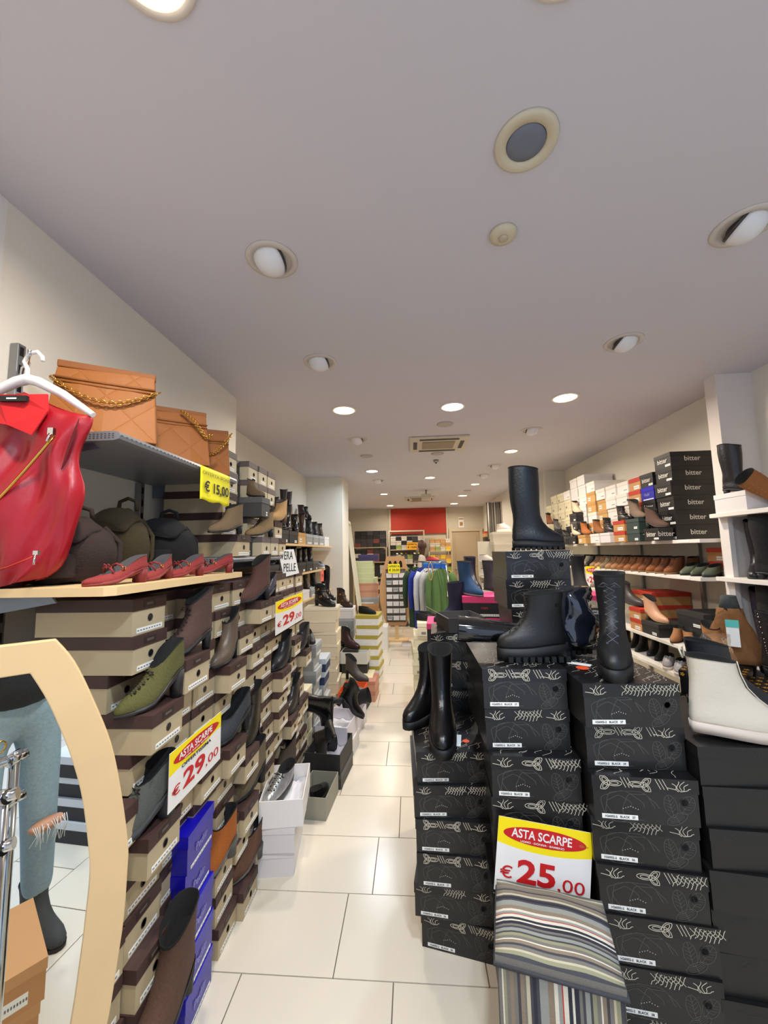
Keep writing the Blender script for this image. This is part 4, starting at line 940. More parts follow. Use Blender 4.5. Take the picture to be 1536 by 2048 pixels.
# stacks behind the camera, visible in the mirror
for c in range(3):
    for k in range(4):
        shoebox('stripe', .40+.01*((k*7+c) % 3), -.42+c*.302, k*.108, R(-90), .30, .42, .107, 'black box with white lid, %s from the floor, %s reflected stack' % (ORD[k+1], ORD[c+1]), 'black and white boxes beside the camera, seen in the mirror', far=True)
price_card('price_sign', 'price sign on the black and white boxes, seen only in the mirror', (.44, -.05, .434), .2, .26, R(-90))
# ------------------------------------------------------------------ right foreground: black floral boxes
BW = .288
def floral_col(xc, yf, n, hh, rot, cap, style='floral', jit=.012, L=.42, seed=1, bw=BW, k0=0, twist=0):
    r_ = random.Random(seed)
    if k0: plinth(xc, yf+.02, k0*hh, bw-.02, L-.04, rot, 'dark plinth hidden under the '+cap[:60].split(',')[-1].replace('black flower-print box in the ', '').replace('dark flower-print box ', 'boxes '))
    for k in range(k0, n):
        dx, dy = r_.uniform(-jit, jit), r_.uniform(-jit, jit)
        shoebox(style, xc+dx, yf+dy-(.02 if k < n-2 else 0), k*hh, rot+r_.uniform(-.025, .025)+twist*min(1, max(0, n-1.5-k)/(3 if n > 6 else 4.5)), bw, L, hh-.0008, '%s, %s from the floor' % (cap, ORD[k+1]) if k < n-1 else cap+', topmost one', None, var=(k*5+seed) % 7)
floral_col(.130, 1.625, 6, .1185, R(3), 'flower-print black boot box, low aisle stack', seed=2, bw=.30, twist=R(-14))
floral_col(.385, 1.43, 8, .1355, R(1), 'flower-print black boot box, stack behind the 25,00 sign', seed=5, twist=R(-6))
floral_col(.690, 1.345, 8, .1335, R(0), 'flower-print black boot box, stack under the lace-up boot', seed=8, bw=.30, twist=R(-7))
floral_col(1.01, 1.30, 8, .112, R(-2), 'plain black boot box, stack under the off white boot', 'plainblack', seed=4, bw=.34, jit=.008, twist=R(-6))
# rear stacks
floral_col(.20, 2.08, 8, .134, R(-4), 'dark flower-print box behind the low aisle stack', seed=9, jit=.01, L=.3, bw=.24, k0=3)
floral_col(.60, 1.90, 11, .1355, R(0), 'flower-print box in the tall rear stack under the knee boot', seed=3, L=.32, bw=.30, k0=7)
floral_col(.86, 1.92, 9, .1355, R(0), 'flower-print box in the rear stack right of the knee boot', seed=6, L=.32, bw=.20, k0=6)
SOLEB = mat('chunky_rubber', (14, 15, 17), .6)
BL = leather('boot_black', (12, 12, 14), .3); BM = leather('boot_matt', (14, 15, 17), .5); PAT = mat('patent_black', (14, 14, 17), .10, coat=.6)
shoe('chunky', leather('boot_tall', (12, 17, 25), .38), (.63, 2.0, 1.4925), R(88), 'tall black knee boot with lug sole standing on the highest black box', heel=.012, sole=.036, extra='lug', solem=SOLEB, scale=.97)
shoe('mid', BL, (.105, 1.72, .712), R(-4), 'tall plain black boot on the lowest aisle stack, toe toward the camera', heel=.02, sole=.026, solem=SOLEB, scale=1.27, name='tall_boot')
shoe('mid', BL, (.03, 1.93, .712), R(-35), 'black boot behind the plain tall one on the lowest aisle stack', heel=.02, sole=.026, solem=SOLEB, scale=1.15, name='tall_boot')
shoe('chunky', BM, (.44, 1.56, 1.085), R(-88), 'upright chunky black boot with thick lug sole, toe pointing left', heel=.012, sole=.042, extra='lug', solem=SOLEB, scale=1.0, top=.2, lace=(.06, .19))
shoe('tall', PAT, (.56, 1.69, 1.155), R(176), 'shiny black boot lying on its side beneath the tall knee boot', heel=.015, sole=.036, extra='lug', solem=SOLEB, scale=.98, tilt=(0, R(86)), top=.34)
shoe('chunky', BM, (.56, 1.64, 1.085), R(-70), 'second chunky black boot behind the upright one, shaft in clear plastic', heel=.012, sole=.042, extra='lug', solem=SOLEB, scale=1.0, top=.2)
def plastic_bag(loc, label, w=.13, h=.24, m=None):
    b = MB(); rs = []; rng = random.Random(label)
    for i in range(12):
        u = i/11; ring = []
        for j in range(20):
            a = 2*pi*j/20; q = 1+.16*sin(3*a+u*9)+.1*rng.uniform(-1, 1); ring.append(Vector((w/2*cos(a)*q*(1-.3*u**3), w/2.6*sin(a)*q*(1-.3*u**3), h*u)))
        rs.append(ring)
    b.rings(rs, 0); o = b.obj('plastic_bag', m, None, loc); tag(o, label, 'plastic bag'); return o
plastic_bag((.64, 1.66, 1.125), 'shiny dark plastic bag wrapped around boots on the middle black stack', .17, .22, mat('dark_plastic', (20, 24, 34), .08, coat=.8))
shoe('mid', BM, (.70, 1.47, 1.0685), R(-27), 'black lace-up combat boot seen from its toe on the third black stack', heel=.008, sole=.03, lace=(.06, .21), extra=None, solem=SOLEB, scale=1.22, name='combat_boot', lacem=mat('lace_black', (70, 74, 80), .5))
shoe('zipped', leather('bone', (206, 196, 178), .36), (1.02, 1.36, .897), R(80), 'off white leather ankle boot with front seam on the plain black boxes', heel=.012, sole=.026, extra='zip', solem=mat('sole_bone', (206, 190, 176), .5), scale=1.12, name='ankle_boot')
shoe('zipped', leather('navy_black', (16, 19, 28), .45), (1.15, 1.56, .897), R(80), 'dark navy ankle boot hidden behind the off white one', heel=.02, sole=.02, scale=1.14)
t = thing('lid_sticker', 'orange sale dot with white paper strip on the third black box top', 'sticker', (.60, 1.50, 1.0695)); b = MB(); b.cyl((0, 0), .022, 0, .001, 14); b.obj('orange_dot', card('orange', (235, 84, 40)), t); b = MB(); b.box(-.06, .02, .03, .06, 0, .001, T=Matrix.Rotation(-.6, 4, 'Z')); b.obj('paper_strip', PAPER, t)
t = thing('lid_sticker', 'orange sale dot and paper on the lowest aisle stack beside the boot', 'sticker', (.20, 1.72, .7125)); b = MB(); b.cyl((0, 0), .014, 0, .001, 14); b.obj('orange_dot', card('orange', (235, 84, 40)), t); b = MB(); b.box(-.06, -.02, -.05, .05, 0, .001, T=Matrix.Rotation(-.15, 4, 'Z')); b.obj('paper_strip', PAPER, t)
a0, a1 = on(985, 1762, 1, 1.375), on(1163, 1795, 1, 1.36)
price_card('price_sign', 'large price sign for 25,00 on the black boxes above the striped stool', (.375, 1.376, .40), .29, .22, R(-3), big='25', tilt=(R(-1), R(7)))
def stool():
    t = thing('striped_stool', 'cube footstool in grey and cream striped fabric with a thin red stripe', 'stool', (.362, 1.232, 0), R(-13)); m = bpy.data.materials.new('striped_fabric'); m.use_nodes = True; nt = m.node_tree; bs = nt.nodes['Principled BSDF']; bs.inputs['Roughness'].default_value = .95
    cols = {'g': (122, 118, 110), 'd': (70, 70, 76), 'c': (196, 186, 160), 'w': (222, 216, 200), 'r': (190, 60, 56), 'b': (48, 48, 60), 'o': (150, 148, 120), 's': (150, 152, 146), 't': (142, 126, 108)}
    seq = 'gwogtgdtgcdbdssttwsrwbwbgdsdogwtdgcod'
    W_ = [1.2, .4, .8, 1, 1, 1, .8, 1, .6, 1, .7, 1, .8, 1.2, 1, 1, .6, 1, 1, .35, 1.2, 1, .6, 1.2, .8, .7, 1.2, .6, 1, 1, .4, 1, .7, 1, .6, 1, 1.2]
    tot = sum(W_); 
    def build(nm, b, parent):
        ms = [mat('fabric_'+k, v, .95, bump=.2, bscale=300) for k, v in cols.items()]; return b.obj(nm, ms, parent)
    ks = list(cols); w, d, h = .295, .24, .447
    b = MB(); x = -w/2
    for c_, wd in zip(seq, W_):        # vertical stripes on the skirt
        x1 = x+w*wd/tot; i = ks.index(c_)
        b.box(x, x1, -d/2, -d/2+.004, 0, h-.02, i); b.box(x, x1, d/2-.004, d/2, 0, h-.02, i); x = x1
    y = -d/2
    for c_, wd in zip(seq, W_):
        y1 = y+d*wd/tot; i = ks.index(c_)
        b.box(-w/2-.0005, -w/2+.003, y, y1, 0, h-.02, i); b.box(w/2-.003, w/2+.0005, y, y1, 0, h-.02, i); y = y1
    build('skirt', b, t)
    b = MB(); y = -d/2-.003; n = 14; zt = lambda x, yy: h+.018*(1-(2*x/w)**4)*(1-(2*yy/d)**4)+.002*sin(40*x+9*yy)
    for c_, wd in zip(seq[::-1], W_[::-1]):
        y1 = y+(d+.006)*wd/tot; i = ks.index(c_)
        for q in range(n):
            xa, xb = -w/2-.004+(w+.008)*q/n, -w/2-.004+(w+.008)*(q+1)/n
            b.add([(xa, y, zt(xa, y)), (xb, y, zt(xb, y)), (xb, y1, zt(xb, y1)), (xa, y1, zt(xa, y1))], [(0, 1, 2, 3)], i, True)
        for xa, sg in ((-w/2-.004, -1), (w/2+.004, 1)): b.add([(xa, y, h-.022), (xa, y1, h-.022), (xa, y1, zt(xa, y1)), (xa, y, zt(xa, y))], [(0, 1, 2, 3)], i)
        y = y1
    for yy in (-d/2-.003, d/2+.003): b.add([(-w/2-.004, yy, h-.022), (w/2+.004, yy, h-.022), (w/2+.004, yy, h+.001), (-w/2-.004, yy, h+.001)], [(0, 1, 2, 3)], ks.index('g'))
    build('cushion_top', b, t)
    b = MB(); e = .006
    b.tube([(-w/2-e, -d/2-e, h-.02), (w/2+e, -d/2-e, h-.02), (w/2+e, d/2+e, h-.02), (-w/2-e, d/2+e, h-.02)], .005, 8, closed=True); b.obj('piping', mat('fabric_d', (70, 70, 76), .95), t)
stool()
# ------------------------------------------------------------------ pink boxes and low table behind
def table(name, label, x0, x1, y0, y1, z, m):
    t = thing(name, label, 'table', ((x0+x1)/2, (y0+y1)/2, 0)); a, c = (x1-x0)/2, (y1-y0)/2
    b = MB(); b.box(-a, a, -c, c, z-.03, z); b.obj('top', m, t)
    for sx in (-1, 1):
        for sy in (-1, 1): b = MB(); b.box(sx*(a-.03)-.02, sx*(a-.03)+.02, sy*(c-.03)-.02, sy*(c-.03)+.02, 0, z-.0305); b.obj('leg', m, t)
table('display_table', 'low white display table hidden behind the black boxes, carrying pink-lidded boxes', .10, 1.50, 2.95, 3.5, .69, WHITE)
pinks = [(.52, 2.98, 3, 'left pink stack under the blue boot', R(-8)), (.25, 2.98, 2, 'pink stack at the aisle end under the navy boot', R(-4)), (1.32, 2.96, 3, 'right pink stack behind the black boots', R(2))]
for x, y, n, lab, rt in pinks:
    for k in range(n): shoebox('pink', x, y, .69+k*(.155 if n == 3 else .135), rt, .32 if x < 1 else .26, .34, .154 if n == 3 else .134, 'pink-lidded black box, %s in the %s' % (['lowest', 'middle', 'top'][k] if n == 3 else ['lowest', 'top'][k], lab), 'black boxes with pink lids')
zp = .69+3*.155
shoe('mid', suede('blue', (30, 62, 96)), (.44, 3.08, zp), R(35), 'blue suede calf boot on the pink box', heel=.012, sole=.008, scale=1.0, solem=mat('sole_grey_brown', (110, 104, 96), .7))
shoe('tall', suede('navy', (34, 34, 58)), (.27, 3.10, .69+2*.135), R(-75), 'navy suede boot left of the blue one with toe to the left', heel=.012, sole=.006, top=.28, scale=1.0)
shoe('mid', leather('quilt_black', (34, 30, 44), .4), (.50, 3.33, zp), R(10), 'black quilted boot behind the blue suede boot', heel=.01, sole=.01, scale=1.12)
shoe('mid', leather('dark_grey2', (52, 50, 52), .5), (.68, 3.3, zp), R(40), 'dark grey boot right behind the blue suede boot', heel=.01, scale=1.0)
shoe('mid', suede('black_s', (20, 18, 18)), (1.255, 3.05, zp-.155+.155), R(-8), 'black suede calf boot standing on the right pink boxes', heel=.01, scale=1.15)
shoe('bootie', leather('grey_b', (96, 88, 80), .4), (1.12, 3.2, zp), R(30), 'grey brown ankle boot left of the black suede calf boot', heel=.02, scale=1.1)
t = thing('crumpled_paper', 'crumpled white tissue paper on the pink box by the navy boot', 'paper', (.37, 3.03, .96)); b = MB(); rng = random.Random(8); rs = []
for i in range(6): rs.append([Vector((.07*cos(a)*sin(pi*(i+.6)/6.4)*rng.uniform(.7, 1.2), .04*sin(a)*sin(pi*(i+.6)/6.4)*rng.uniform(.7, 1.2), .01*i)) for a in [j*pi/6 for j in range(12)]])
b.rings(rs, 0, smooth=False); b.obj('tissue', mat('tissue', (228, 226, 230), .7), t)
# open dark box behind the aisle stack
ob = open_box(.25, 2.22, 1.074, R(12), .20, .24, .075, card('dark_tray', (56, 52, 50)), mat('tissue', (228, 226, 230), .7), 'open shoe box with white tissue and raised flap left of the shiny boot')
b = MB(); b.add([(-.10, -.12, .075), (-.10, .12, .075), (-.16, .12, .11), (-.16, -.12, .11)], [(0, 1, 2, 3)]); o = b.obj('flap', card('grey_flap', (150, 142, 134)), ob); o.modifiers.new('s', 'SOLIDIFY').thickness = .003
# cream column at the aisle
for k in range(7):
    shoebox('cream', .115+[.0, .005, .0, -.01, .0, .012, .03][k], 3.76+.01*(k % 3), k*.118, R(-3+(k*5) % 7), .27 if k < 6 else .24, .34, .117, 'cream shoe box in the aisle stack near the cardigans, %s from the floor' % ORD[k+1], 'cream boxes in one aisle stack')
shoe('low', suede('black_s', (20, 18, 18)), (.12, 3.90, .826), R(70), 'black flat shoe on top of the cream aisle stack', heel=.0, scale=.9)
shoe('low', suede('black_s', (20, 18, 18)), (.16, 4.02, .826), R(80), 'second black flat shoe behind the one on the cream stack', heel=.0, scale=.9)

# ------------------------------------------------------------------ right wall shelves
WX = 2.3
WS = mat('white_shelf', (232, 226, 216), .4)
def rshelf(label, x0, y0, y1, z, th=.026):
    t = thing('wall_shelf', label, 'shelf', (x0, y0, z-th)); b = MB(); b.box(0, WX-x0, 0, y1-y0, 0, th); bevel(b.obj('board', WS, t), .002)
    for i in range(int((y1-y0)/.33)): b = MB(); b.box(-.0012, 0, .1+i*.33, .1+i*.33+.13, .004, th-.004); b.obj('price_strip', mat('strip_paper', (240, 236, 226), .5), t)
rshelf('long white wall shelf on the right carrying the tower of black boxes', 1.95, 2.80, 5.85, 1.545)
rshelf('second white shelf on the right with the row of brown desert boots', 1.93, 2.80, 5.2, 1.285)
rshelf('short white shelf on the right with three small ankle boots', 1.86, 3.80, 4.5, 1.085)
rshelf('fourth white shelf on the right with the peach ankle boot', 1.86, 2.80, 4.4, .80)
rshelf('lowest white shelf on the right with the pale sneakers', 1.86, 2.95, 4.2, .585)
for i, y in enumerate((3.3, 4.1, 5.0)):
    t = upright(2.272, y, .3, 1.9, ['nearest', 'middle', 'farthest'][i]+' slotted upright on the right wall behind the shelves')
# top row of boxes
def rcol(x, yc, w, hs, styles, z0, lab, hh=.112, grp=None):
    for k, st in enumerate(styles):
        shoebox(st, x+rnd.uniform(-.01, .01), yc, z0+k*hh, R(-90), w, WX-x-.005-.01, hh-.001, '%s shoe box, %s up in the %s' % ({'bitter': 'black lettered', 'white': 'white', 'whiteplain': 'plain white', 'tan': 'tan', 'red': 'tan and red-lidded', 'teal': 'dark green', 'darkbox': 'black', 'cream': 'cream', 'darkgrey': 'dark grey', 'blue': 'blue', 'green': 'pale green', 'purple': 'purple', 'kraft': 'kraft', 'grey': 'grey', 'ivory': 'ivory'}[st], ORD[k+1], lab), grp)
Z1 = 1.546
cols = [ # y centre, width, x front, styles, word
 (3.16, .20, 1.97, ['bitter']*6, 'tall black tower by the pilaster'),
 (3.365, .18, 1.97, ['bitter', 'teal', 'bitter', 'blue', 'bitter'], 'stack left of the black tower'),
 (3.56, .18, 1.97, ['red', 'teal', 'red', 'red', 'red'], 'red-lidded stack on the long shelf'),
 (3.76, .19, 1.97, ['white', 'red', 'white', 'white', 'white'], 'white stack left of the red lids'),
 (3.96, .19, 1.97, ['white', 'white', 'white', 'white', 'white'], 'second white stack on the long shelf'),
 (4.17, .19, 1.97, ['tan', 'tan', 'tan', 'tan', 'white'], 'tan stack on the long shelf'),
 (4.38, .20, 1.97, ['tan', 'tan', 'white', 'tan', 'tan', 'white'], 'second tan stack on the long shelf'),
 (4.60, .20, 1.97, ['darkbox', 'darkbox', 'white', 'white', 'white', 'whiteplain', 'whiteplain'], 'tallest white stack on the long shelf'),
 (4.82, .20, 1.97, ['cream', 'white', 'white', 'white', 'whiteplain', 'whiteplain', 'whiteplain'], 'white stack behind the tallest one'),
 (5.04, .2, 1.97, ['cream', 'darkbox', 'cream', 'cream', 'cream', 'white'], 'cream stack behind the white ones'),
 (5.26, .2, 1.97, ['cream']*6, 'second cream stack far along the shelf'),
 (5.48, .2, 1.97, ['cream']*6, 'third cream stack far along the shelf'),
 (5.70, .2, 1.97, ['cream']*5, 'last cream stack at the shelf end')]
for y, w, x, st, lab in cols: rcol(x, y, w, None, st, Z1, lab)
# front row jutting boxes with shoes on them
def front_item(y, st, kw, lab, z=Z1, n=1, x=1.855, hh=.095, w=.19):
    for k in range(n): shoebox(st, x, y, z+k*hh, R(-90), w, .105, hh-.001, '%s box %s' % (lab, 'at the front shelf edge' if n == 1 else ['lower', 'upper', 'top'][k]+' at the front shelf edge'))
    shoe(loc=(x+.052, y, z+n*hh), **kw)
D = dict
front_item(3.17, 'bitter', D(kind='bootie', mt=suede('choc', (84, 60, 48)), rot=R(10), heel=.05, label='chocolate suede ankle boot in front of the black tower', scale=.85), 'black lettered')
front_item(3.42, 'teal', D(kind='bootie', mt=suede('grey_brown', (120, 100, 84)), rot=R(0), heel=.05, extra='fur', label='grey brown boot with fur trim by the dark green box', scale=.85), 'dark green', n=2)
front_item(3.64, 'red', D(kind='bootie', mt=leather('black4', (30, 28, 28), .4), rot=R(-5), heel=.02, extra='buckle', label='black buckled ankle boot over a red lid', scale=.8), 'red-lidded tan', n=2)
front_item(3.90, 'whiteplain', D(kind='bootie', mt=leather('black4', (30, 28, 28), .4), rot=R(0), heel=.03, extra='buckle', label='black strappy ankle boot on a long white box', scale=.8), 'long white')
front_item(4.12, 'white', D(kind='bootie', mt=suede('cognac', (150, 92, 46)), rot=R(0), heel=.03, label='cognac suede ankle boot left of the black strappy one', scale=.8), 'white')
front_item(4.42, 'tan', D(kind='bootie', mt=suede('ginger', (176, 104, 50)), rot=R(0), heel=.03, label='ginger ankle boot on a tan box of the long shelf', scale=.8), 'tan')
front_item(4.68, 'darkbox', D(kind='bootie', mt=leather('ecru', (210, 196, 166), .5), rot=R(0), heel=.03, label='ecru ankle boot on a black box of the long shelf', scale=.8), 'black')
front_item(4.68, 'darkbox', D(kind='bootie', mt=leather('pale_peach', (214, 190, 160), .5), rot=R(0), heel=.04, label='pale peach boot high in front of the white boxes', scale=.8), 'black raised', z=Z1+.26, n=1, x=1.88)
shoebox('darkgrey', 1.88, 4.68, Z1+.1665, R(-90), .19, .085, .0925, 'dark grey box under the raised pale peach boot')
front_item(4.98, 'darkgrey', D(kind='low', mt=leather('black4', (30, 28, 28), .4), rot=R(0), heel=.03, label='black shoe on a dark grey box far along the shelf', scale=.8), 'dark grey', n=1)
front_item(5.25, 'darkbox', D(kind='bootie', mt=leather('grey_s', (84, 80, 78), .5), rot=R(0), heel=.03, label='grey ankle boot on a black box far along the shelf', scale=.8), 'black far', n=2)
front_item(5.52, 'cream', D(kind='bootie', mt=suede('rust2', (140, 82, 50)), rot=R(0), heel=.05, label='rust ankle boot on a cream box at the shelf end', scale=.8), 'cream far', n=3)
shoe('bootie', leather('black4', (30, 28, 28), .4), (2.06, 4.98, Z1+.112*6), R(0), 'black ankle boot on top of the far cream boxes', heel=.03, scale=.75)
# second shelf: row of boots
ZS = 1.286
row = [(2.86, 'low', leather('sage', (84, 92, 76), .35), 'dark sage green pointed shoe, nearest of its row'), (2.97, 'low', leather('sage', (84, 92, 76), .35), 'sage green pointed shoe, second of its row'), (3.08, 'low', leather('sage2', (98, 106, 88), .35), 'lighter sage green pointed shoe, third of its row')]
bro = [(132, 78, 40), (120, 70, 38), (146, 88, 48), (130, 78, 44), (152, 94, 54), (158, 104, 64), (150, 92, 52), (170, 122, 82), (176, 130, 92), (140, 124, 98), (184, 142, 104), (168, 132, 100)]
for i, c in enumerate(bro): row.append((3.21+.115*i, 'bootie', suede('row%d' % i, c), ['rust brown', 'dark rust', 'cognac brown', 'brown', 'tan brown', 'light tan', 'ochre tan', 'sand', 'light sand', 'khaki', 'peach sand', 'pale tan'][i]+' laced ankle boot, '+ORD[i+1]+' of the brown row counted from the pilaster'))
row += [(4.60, 'bootie', leather('black4', (30, 28, 28), .4), 'black ankle boot right of the pale one'), (4.72, 'bootie', leather('ecru', (210, 196, 166), .5), 'pale ecru ankle boot among black ones on the second shelf'), (4.84, 'bootie', leather('black4', (30, 28, 28), .4), 'black ankle boot left of the pale one'), (4.96, 'bootie', suede('black_s', (20, 18, 18)), 'black suede boot far along the second shelf'), (5.08, 'bootie', suede('black_s', (20, 18, 18)), 'last black suede boot on the second shelf')]
for i, (y, kd, m, lab) in enumerate(row):
    shoe(kd, m, (2.02 if i > 2 else 2.05, y, ZS), R(-62), lab, heel=.02 if kd == 'low' else .015, sole=.01, point=.5 if kd == 'low' else 0, lace=(.045, .12) if 'laced' in lab else None, top=.13 if kd == 'bootie' else None, scale=.86, solem=mat('sole_tan2', (150, 116, 80), .7) if 'laced' in lab else BLK)
for i in range(7): shoe('bootie', suede('rowb%d' % (i % 3), [(110, 68, 40), (140, 94, 60), (90, 74, 56)][i % 3]), (2.17, 3.25+.16*i, ZS), R(-62), 'brown boot in the back line of the second shelf, %s from the pilaster' % ORD[i+1], heel=.015, top=.14, scale=.86)
for k in range(2): shoebox('red', 2.155, 2.93, ZS+k*.098, R(-90), .22, .14, .097, 'red-lidded tan box behind the sage green shoes, %s' % ['lower', 'upper'][k])
# third
for i, (y, c, lab) in enumerate([(3.98, (150, 112, 74), 'tan ankle boot nearest on the short shelf'), (4.16, (190, 176, 156), 'pale stone ankle boot in the middle of the short shelf'), (4.34, (132, 128, 118), 'grey ankle boot farthest on the short shelf')][::1]):
    shoe('bootie', suede('third%d' % i, c), (1.95, y, 1.086), R(-62), lab, heel=.03, top=.13, scale=.85, solem=mat('sole_tan2', (150, 116, 80), .7))
# fourth shelf
Z4 = .801
for k in range(3): shoebox('red', 1.98, 3.60, Z4+k*.105, R(-90), .30, .31, .104, 'large red-lidded tan box on the fourth shelf, %s' % ['bottom', 'middle', 'top'][k])
for k in range(2): shoebox('red', 1.87, 3.52, Z4+k*.092, R(-90), .17, .10, .091, 'small red-lidded box at the front of the fourth shelf, %s' % ['lower', 'upper'][k])
shoebox('darkbox', 1.87, 3.32, Z4, R(-90), .22, .28, .10, 'black box on the fourth shelf under the peach ankle boot')
shoe('bootie', leather('peach', (216, 164, 128), .4), (1.94, 3.34, Z4+.1005), R(10), 'pale peach leather ankle boot with tan sole on a black box', heel=.055, sole=.006, point=.4, scale=.95, solem=mat('sole_tan2', (150, 116, 80), .7))
shoe('bootie', leather('grey_b2', (74, 66, 62), .35), (1.92, 3.66, Z4+.19), R(20), 'grey leather ankle boot left of the peach one', heel=.03, scale=1.1)
for k in range(2): shoebox('darkbox', 2.0, 3.05, Z4+k*.11, R(-90), .28, .29, .109, 'wide black box behind the tan booties, %s' % ['lower', 'upper'][k])
shoe('bootie', suede('camel2', (158, 108, 66)), (1.93, 3.10, Z4), R(-50), 'camel suede bootie on the fourth shelf, left of the pair', heel=.02, top=.105, scale=.8, point=.3)
shoe('bootie', suede('camel2', (158, 108, 66)), (1.93, 2.96, Z4), R(-20), 'camel suede bootie on the fourth shelf, right of the pair', heel=.02, top=.105, scale=.8)
shoe('low', suede('sneak_grey', (150, 146, 150)), (1.93, 3.22, .586), R(-40), 'pale grey sneaker with white toe on the lowest shelf, left one', sole=.018, lace=(.04, .065), solem=mat('sole_white', (224, 214, 206), .5), scale=.9, name='sneaker', cat='shoe', lacem=mat('lace_white', (220, 220, 220), .8))
shoe('low', suede('sneak_grey', (150, 146, 150)), (1.93, 3.09, .586), R(-40), 'pale grey sneaker with white toe on the lowest shelf, right one', sole=.018, lace=(.04, .065), solem=mat('sole_white', (224, 214, 206), .5), scale=.9, name='sneaker', cat='shoe', lacem=mat('lace_white', (220, 220, 220), .8))
for i in range(5): shoe('mid', leather('black4', (30, 28, 28), .4), (2.0+.02*(i % 2), 3.42+.14*i, .586), R(-60), 'dark boot on the lowest right shelf, %s behind the sneakers' % ORD[i+1], heel=.02, scale=.7)
plinth(1.38, 2.04, .666, .2, .26, R(-48), 'dark plinth under the gold-print boxes')
for k in range(6, 8): shoebox('goldblack', 1.36+.004*k, 2.02, k*.111, R(-52+k), .24, .30, .11, 'black gold-print box in the stack under the wrapped tan boots, %s from the floor' % ORD[k+1], 'black boxes with gold print below the tan boots')
CLEAR = mat('clear_plastic', (235, 225, 205), .08, trans=.9, alpha=.35)
shoe('bootie', suede('western', (176, 118, 62)), (1.42, 2.06, .90), R(-15), 'tan western ankle boot in clear plastic by the teal paper tag', heel=.03, extra='stud', scale=.9, top=.13)
shoe('bootie', suede('western', (170, 110, 58)), (1.56, 2.20, .90), R(-20), 'brown western boot behind the plastic wrapped one', heel=.03, scale=1.0)
o = plastic_bag((1.45, 2.05, .902), 'clear plastic bag around the tan western boot', .15, .17, CLEAR)
def felt_bag():
    t = thing('brown_shoe_bag', 'brown slouchy boot bag with a teal and white hanging tag', 'bag', (1.66, 2.22, .90), R(-35)); b = MB(); rs = []
    for i in range(10):
        u = i/9; rs.append([Vector((.115*cos(a)*(1-.62*u**1.4)+.012*sin(5*a+u*6), .08*sin(a)*(1-.6*u)+.010*sin(4*a+u*9), .27*u)) for a in [2*pi*j/20 for j in range(20)]])
    b.rings(rs, 0); b.obj('bag_body', suede('bagbrown', (128, 84, 44)), t)
    b = MB(); b.box(-.025, .025, -.102, -.100, .09, .22); b.obj('hang_tag', PAPER, t); b = MB(); b.box(-.026, .026, -.104, -.102, .185, .222); b.obj('tag_top', card('teal_tag', (90, 190, 180)), t)
    b = MB(); b.rings([[Vector((.045*cos(a)*(1-(z-.26)*4), .03*sin(a), z)) for a in [2*pi*j/12 for j in range(12)]] for z in (.26, .30, .335)], 0); b.obj('grey_cuff', suede('cuff', (60, 62, 60)), t)
felt_bag()
plinth(1.70, 2.37, .5625, .22, .26, R(-40), 'dark plinth under the boxes below the brown boot bag')
for k in range(5, 8): shoebox('goldblack', 1.66+.006*k, 2.36, k*.1125, R(-40), .26, .30, .1115, 'gold-print black box under the brown boot bag, %s from the floor' % ORD[k+1], 'black gold-print boxes under the boot bag')
# near shelves right of the pilaster
for z, lab, x0 in ((1.70, 'near right wall shelf, the highest, with white box and tan boot', 1.93), (1.30, 'near right wall shelf in the middle with tall black boots', 1.93), (.77, 'near right wall shelf, the lowest, under the brown tall boots', 1.96)):
    t = thing('wall_shelf', lab, 'shelf', (x0, 1.9, z-.026)); b = MB(); b.box(0, WX-x0, 0, .765, 0, .026); bevel(b.obj('board', WS, t), .002)
b = MB(); b.box(1.99, 2.02, 2.60, 2.665, 0, 1.674); b.box(2.02, 2.3, 2.63, 2.66, 0, 1.674); tag(b.obj('shelf_side_panel', mat('pilaster_white', (225, 218, 212), .6)), 'white side panel of the near right shelves beside the pilaster', 'panel')
tag(shoebox('whiteplain', 1.935, 2.50, 1.701, R(-90), .24, .32, .115), 'white shoe box on the highest near right shelf under the slouchy boot', 'shoe box')
shoe('tall', leather('slouch_black', (26, 24, 26), .35), (2.05, 2.52, 1.8165), R(35), 'black slouchy boot on the white box at the upper right', heel=.03, sole=.008, scale=.85, top=.34)
shoe('tall', suede('cognac2', (148, 92, 44)), (2.17, 2.34, 1.77), R(95), 'cognac tall boot with whipstitch leaning over at the upper right edge', heel=.02, scale=.85, extra='stud', tilt=(R(-58), 0), top=.34)
for x, y, m, lab, sc_, z, rt in [(2.05, 2.50, leather('slouch_black', (26, 24, 26), .35), 'black tall boot left on the middle near shelf', .95, 1.301, -50), (2.06, 2.33, suede('black_s', (20, 18, 18)), 'black suede tall boot second on the middle near shelf', 1.0, 1.301, 40), (2.08, 2.16, suede('black_s2', (26, 24, 24)), 'black suede tall boot third on the middle near shelf', 1.0, 1.301, 50), (2.08, 2.0, suede('black_s', (20, 18, 18)), 'black suede tall boot at the right photo edge, middle shelf', 1.0, 1.301, 50),
    (2.06, 2.50, suede('plum', (40, 26, 44)), 'dark plum wide-topped boot on the lowest near shelf', 1.1, .771, -40), (2.08, 2.34, suede('black_s', (20, 18, 18)), 'tall black boot on the lowest near shelf', 1.2, .771, 20), (2.06, 2.18, suede('brownt', (120, 82, 48)), 'tall brown boot with white tissue on the lowest near shelf', 1.25, .771, 60), (2.08, 2.03, leather('oxblood', (60, 24, 26), .3), 'oxblood tall boot at the right photo edge, lowest shelf', 1.2, .771, 60)]:
    shoe('tall', m, (x, y, z), R(rt), lab, heel=.03, sole=.008, scale=sc_, top=.34 if z > 1 else .39)
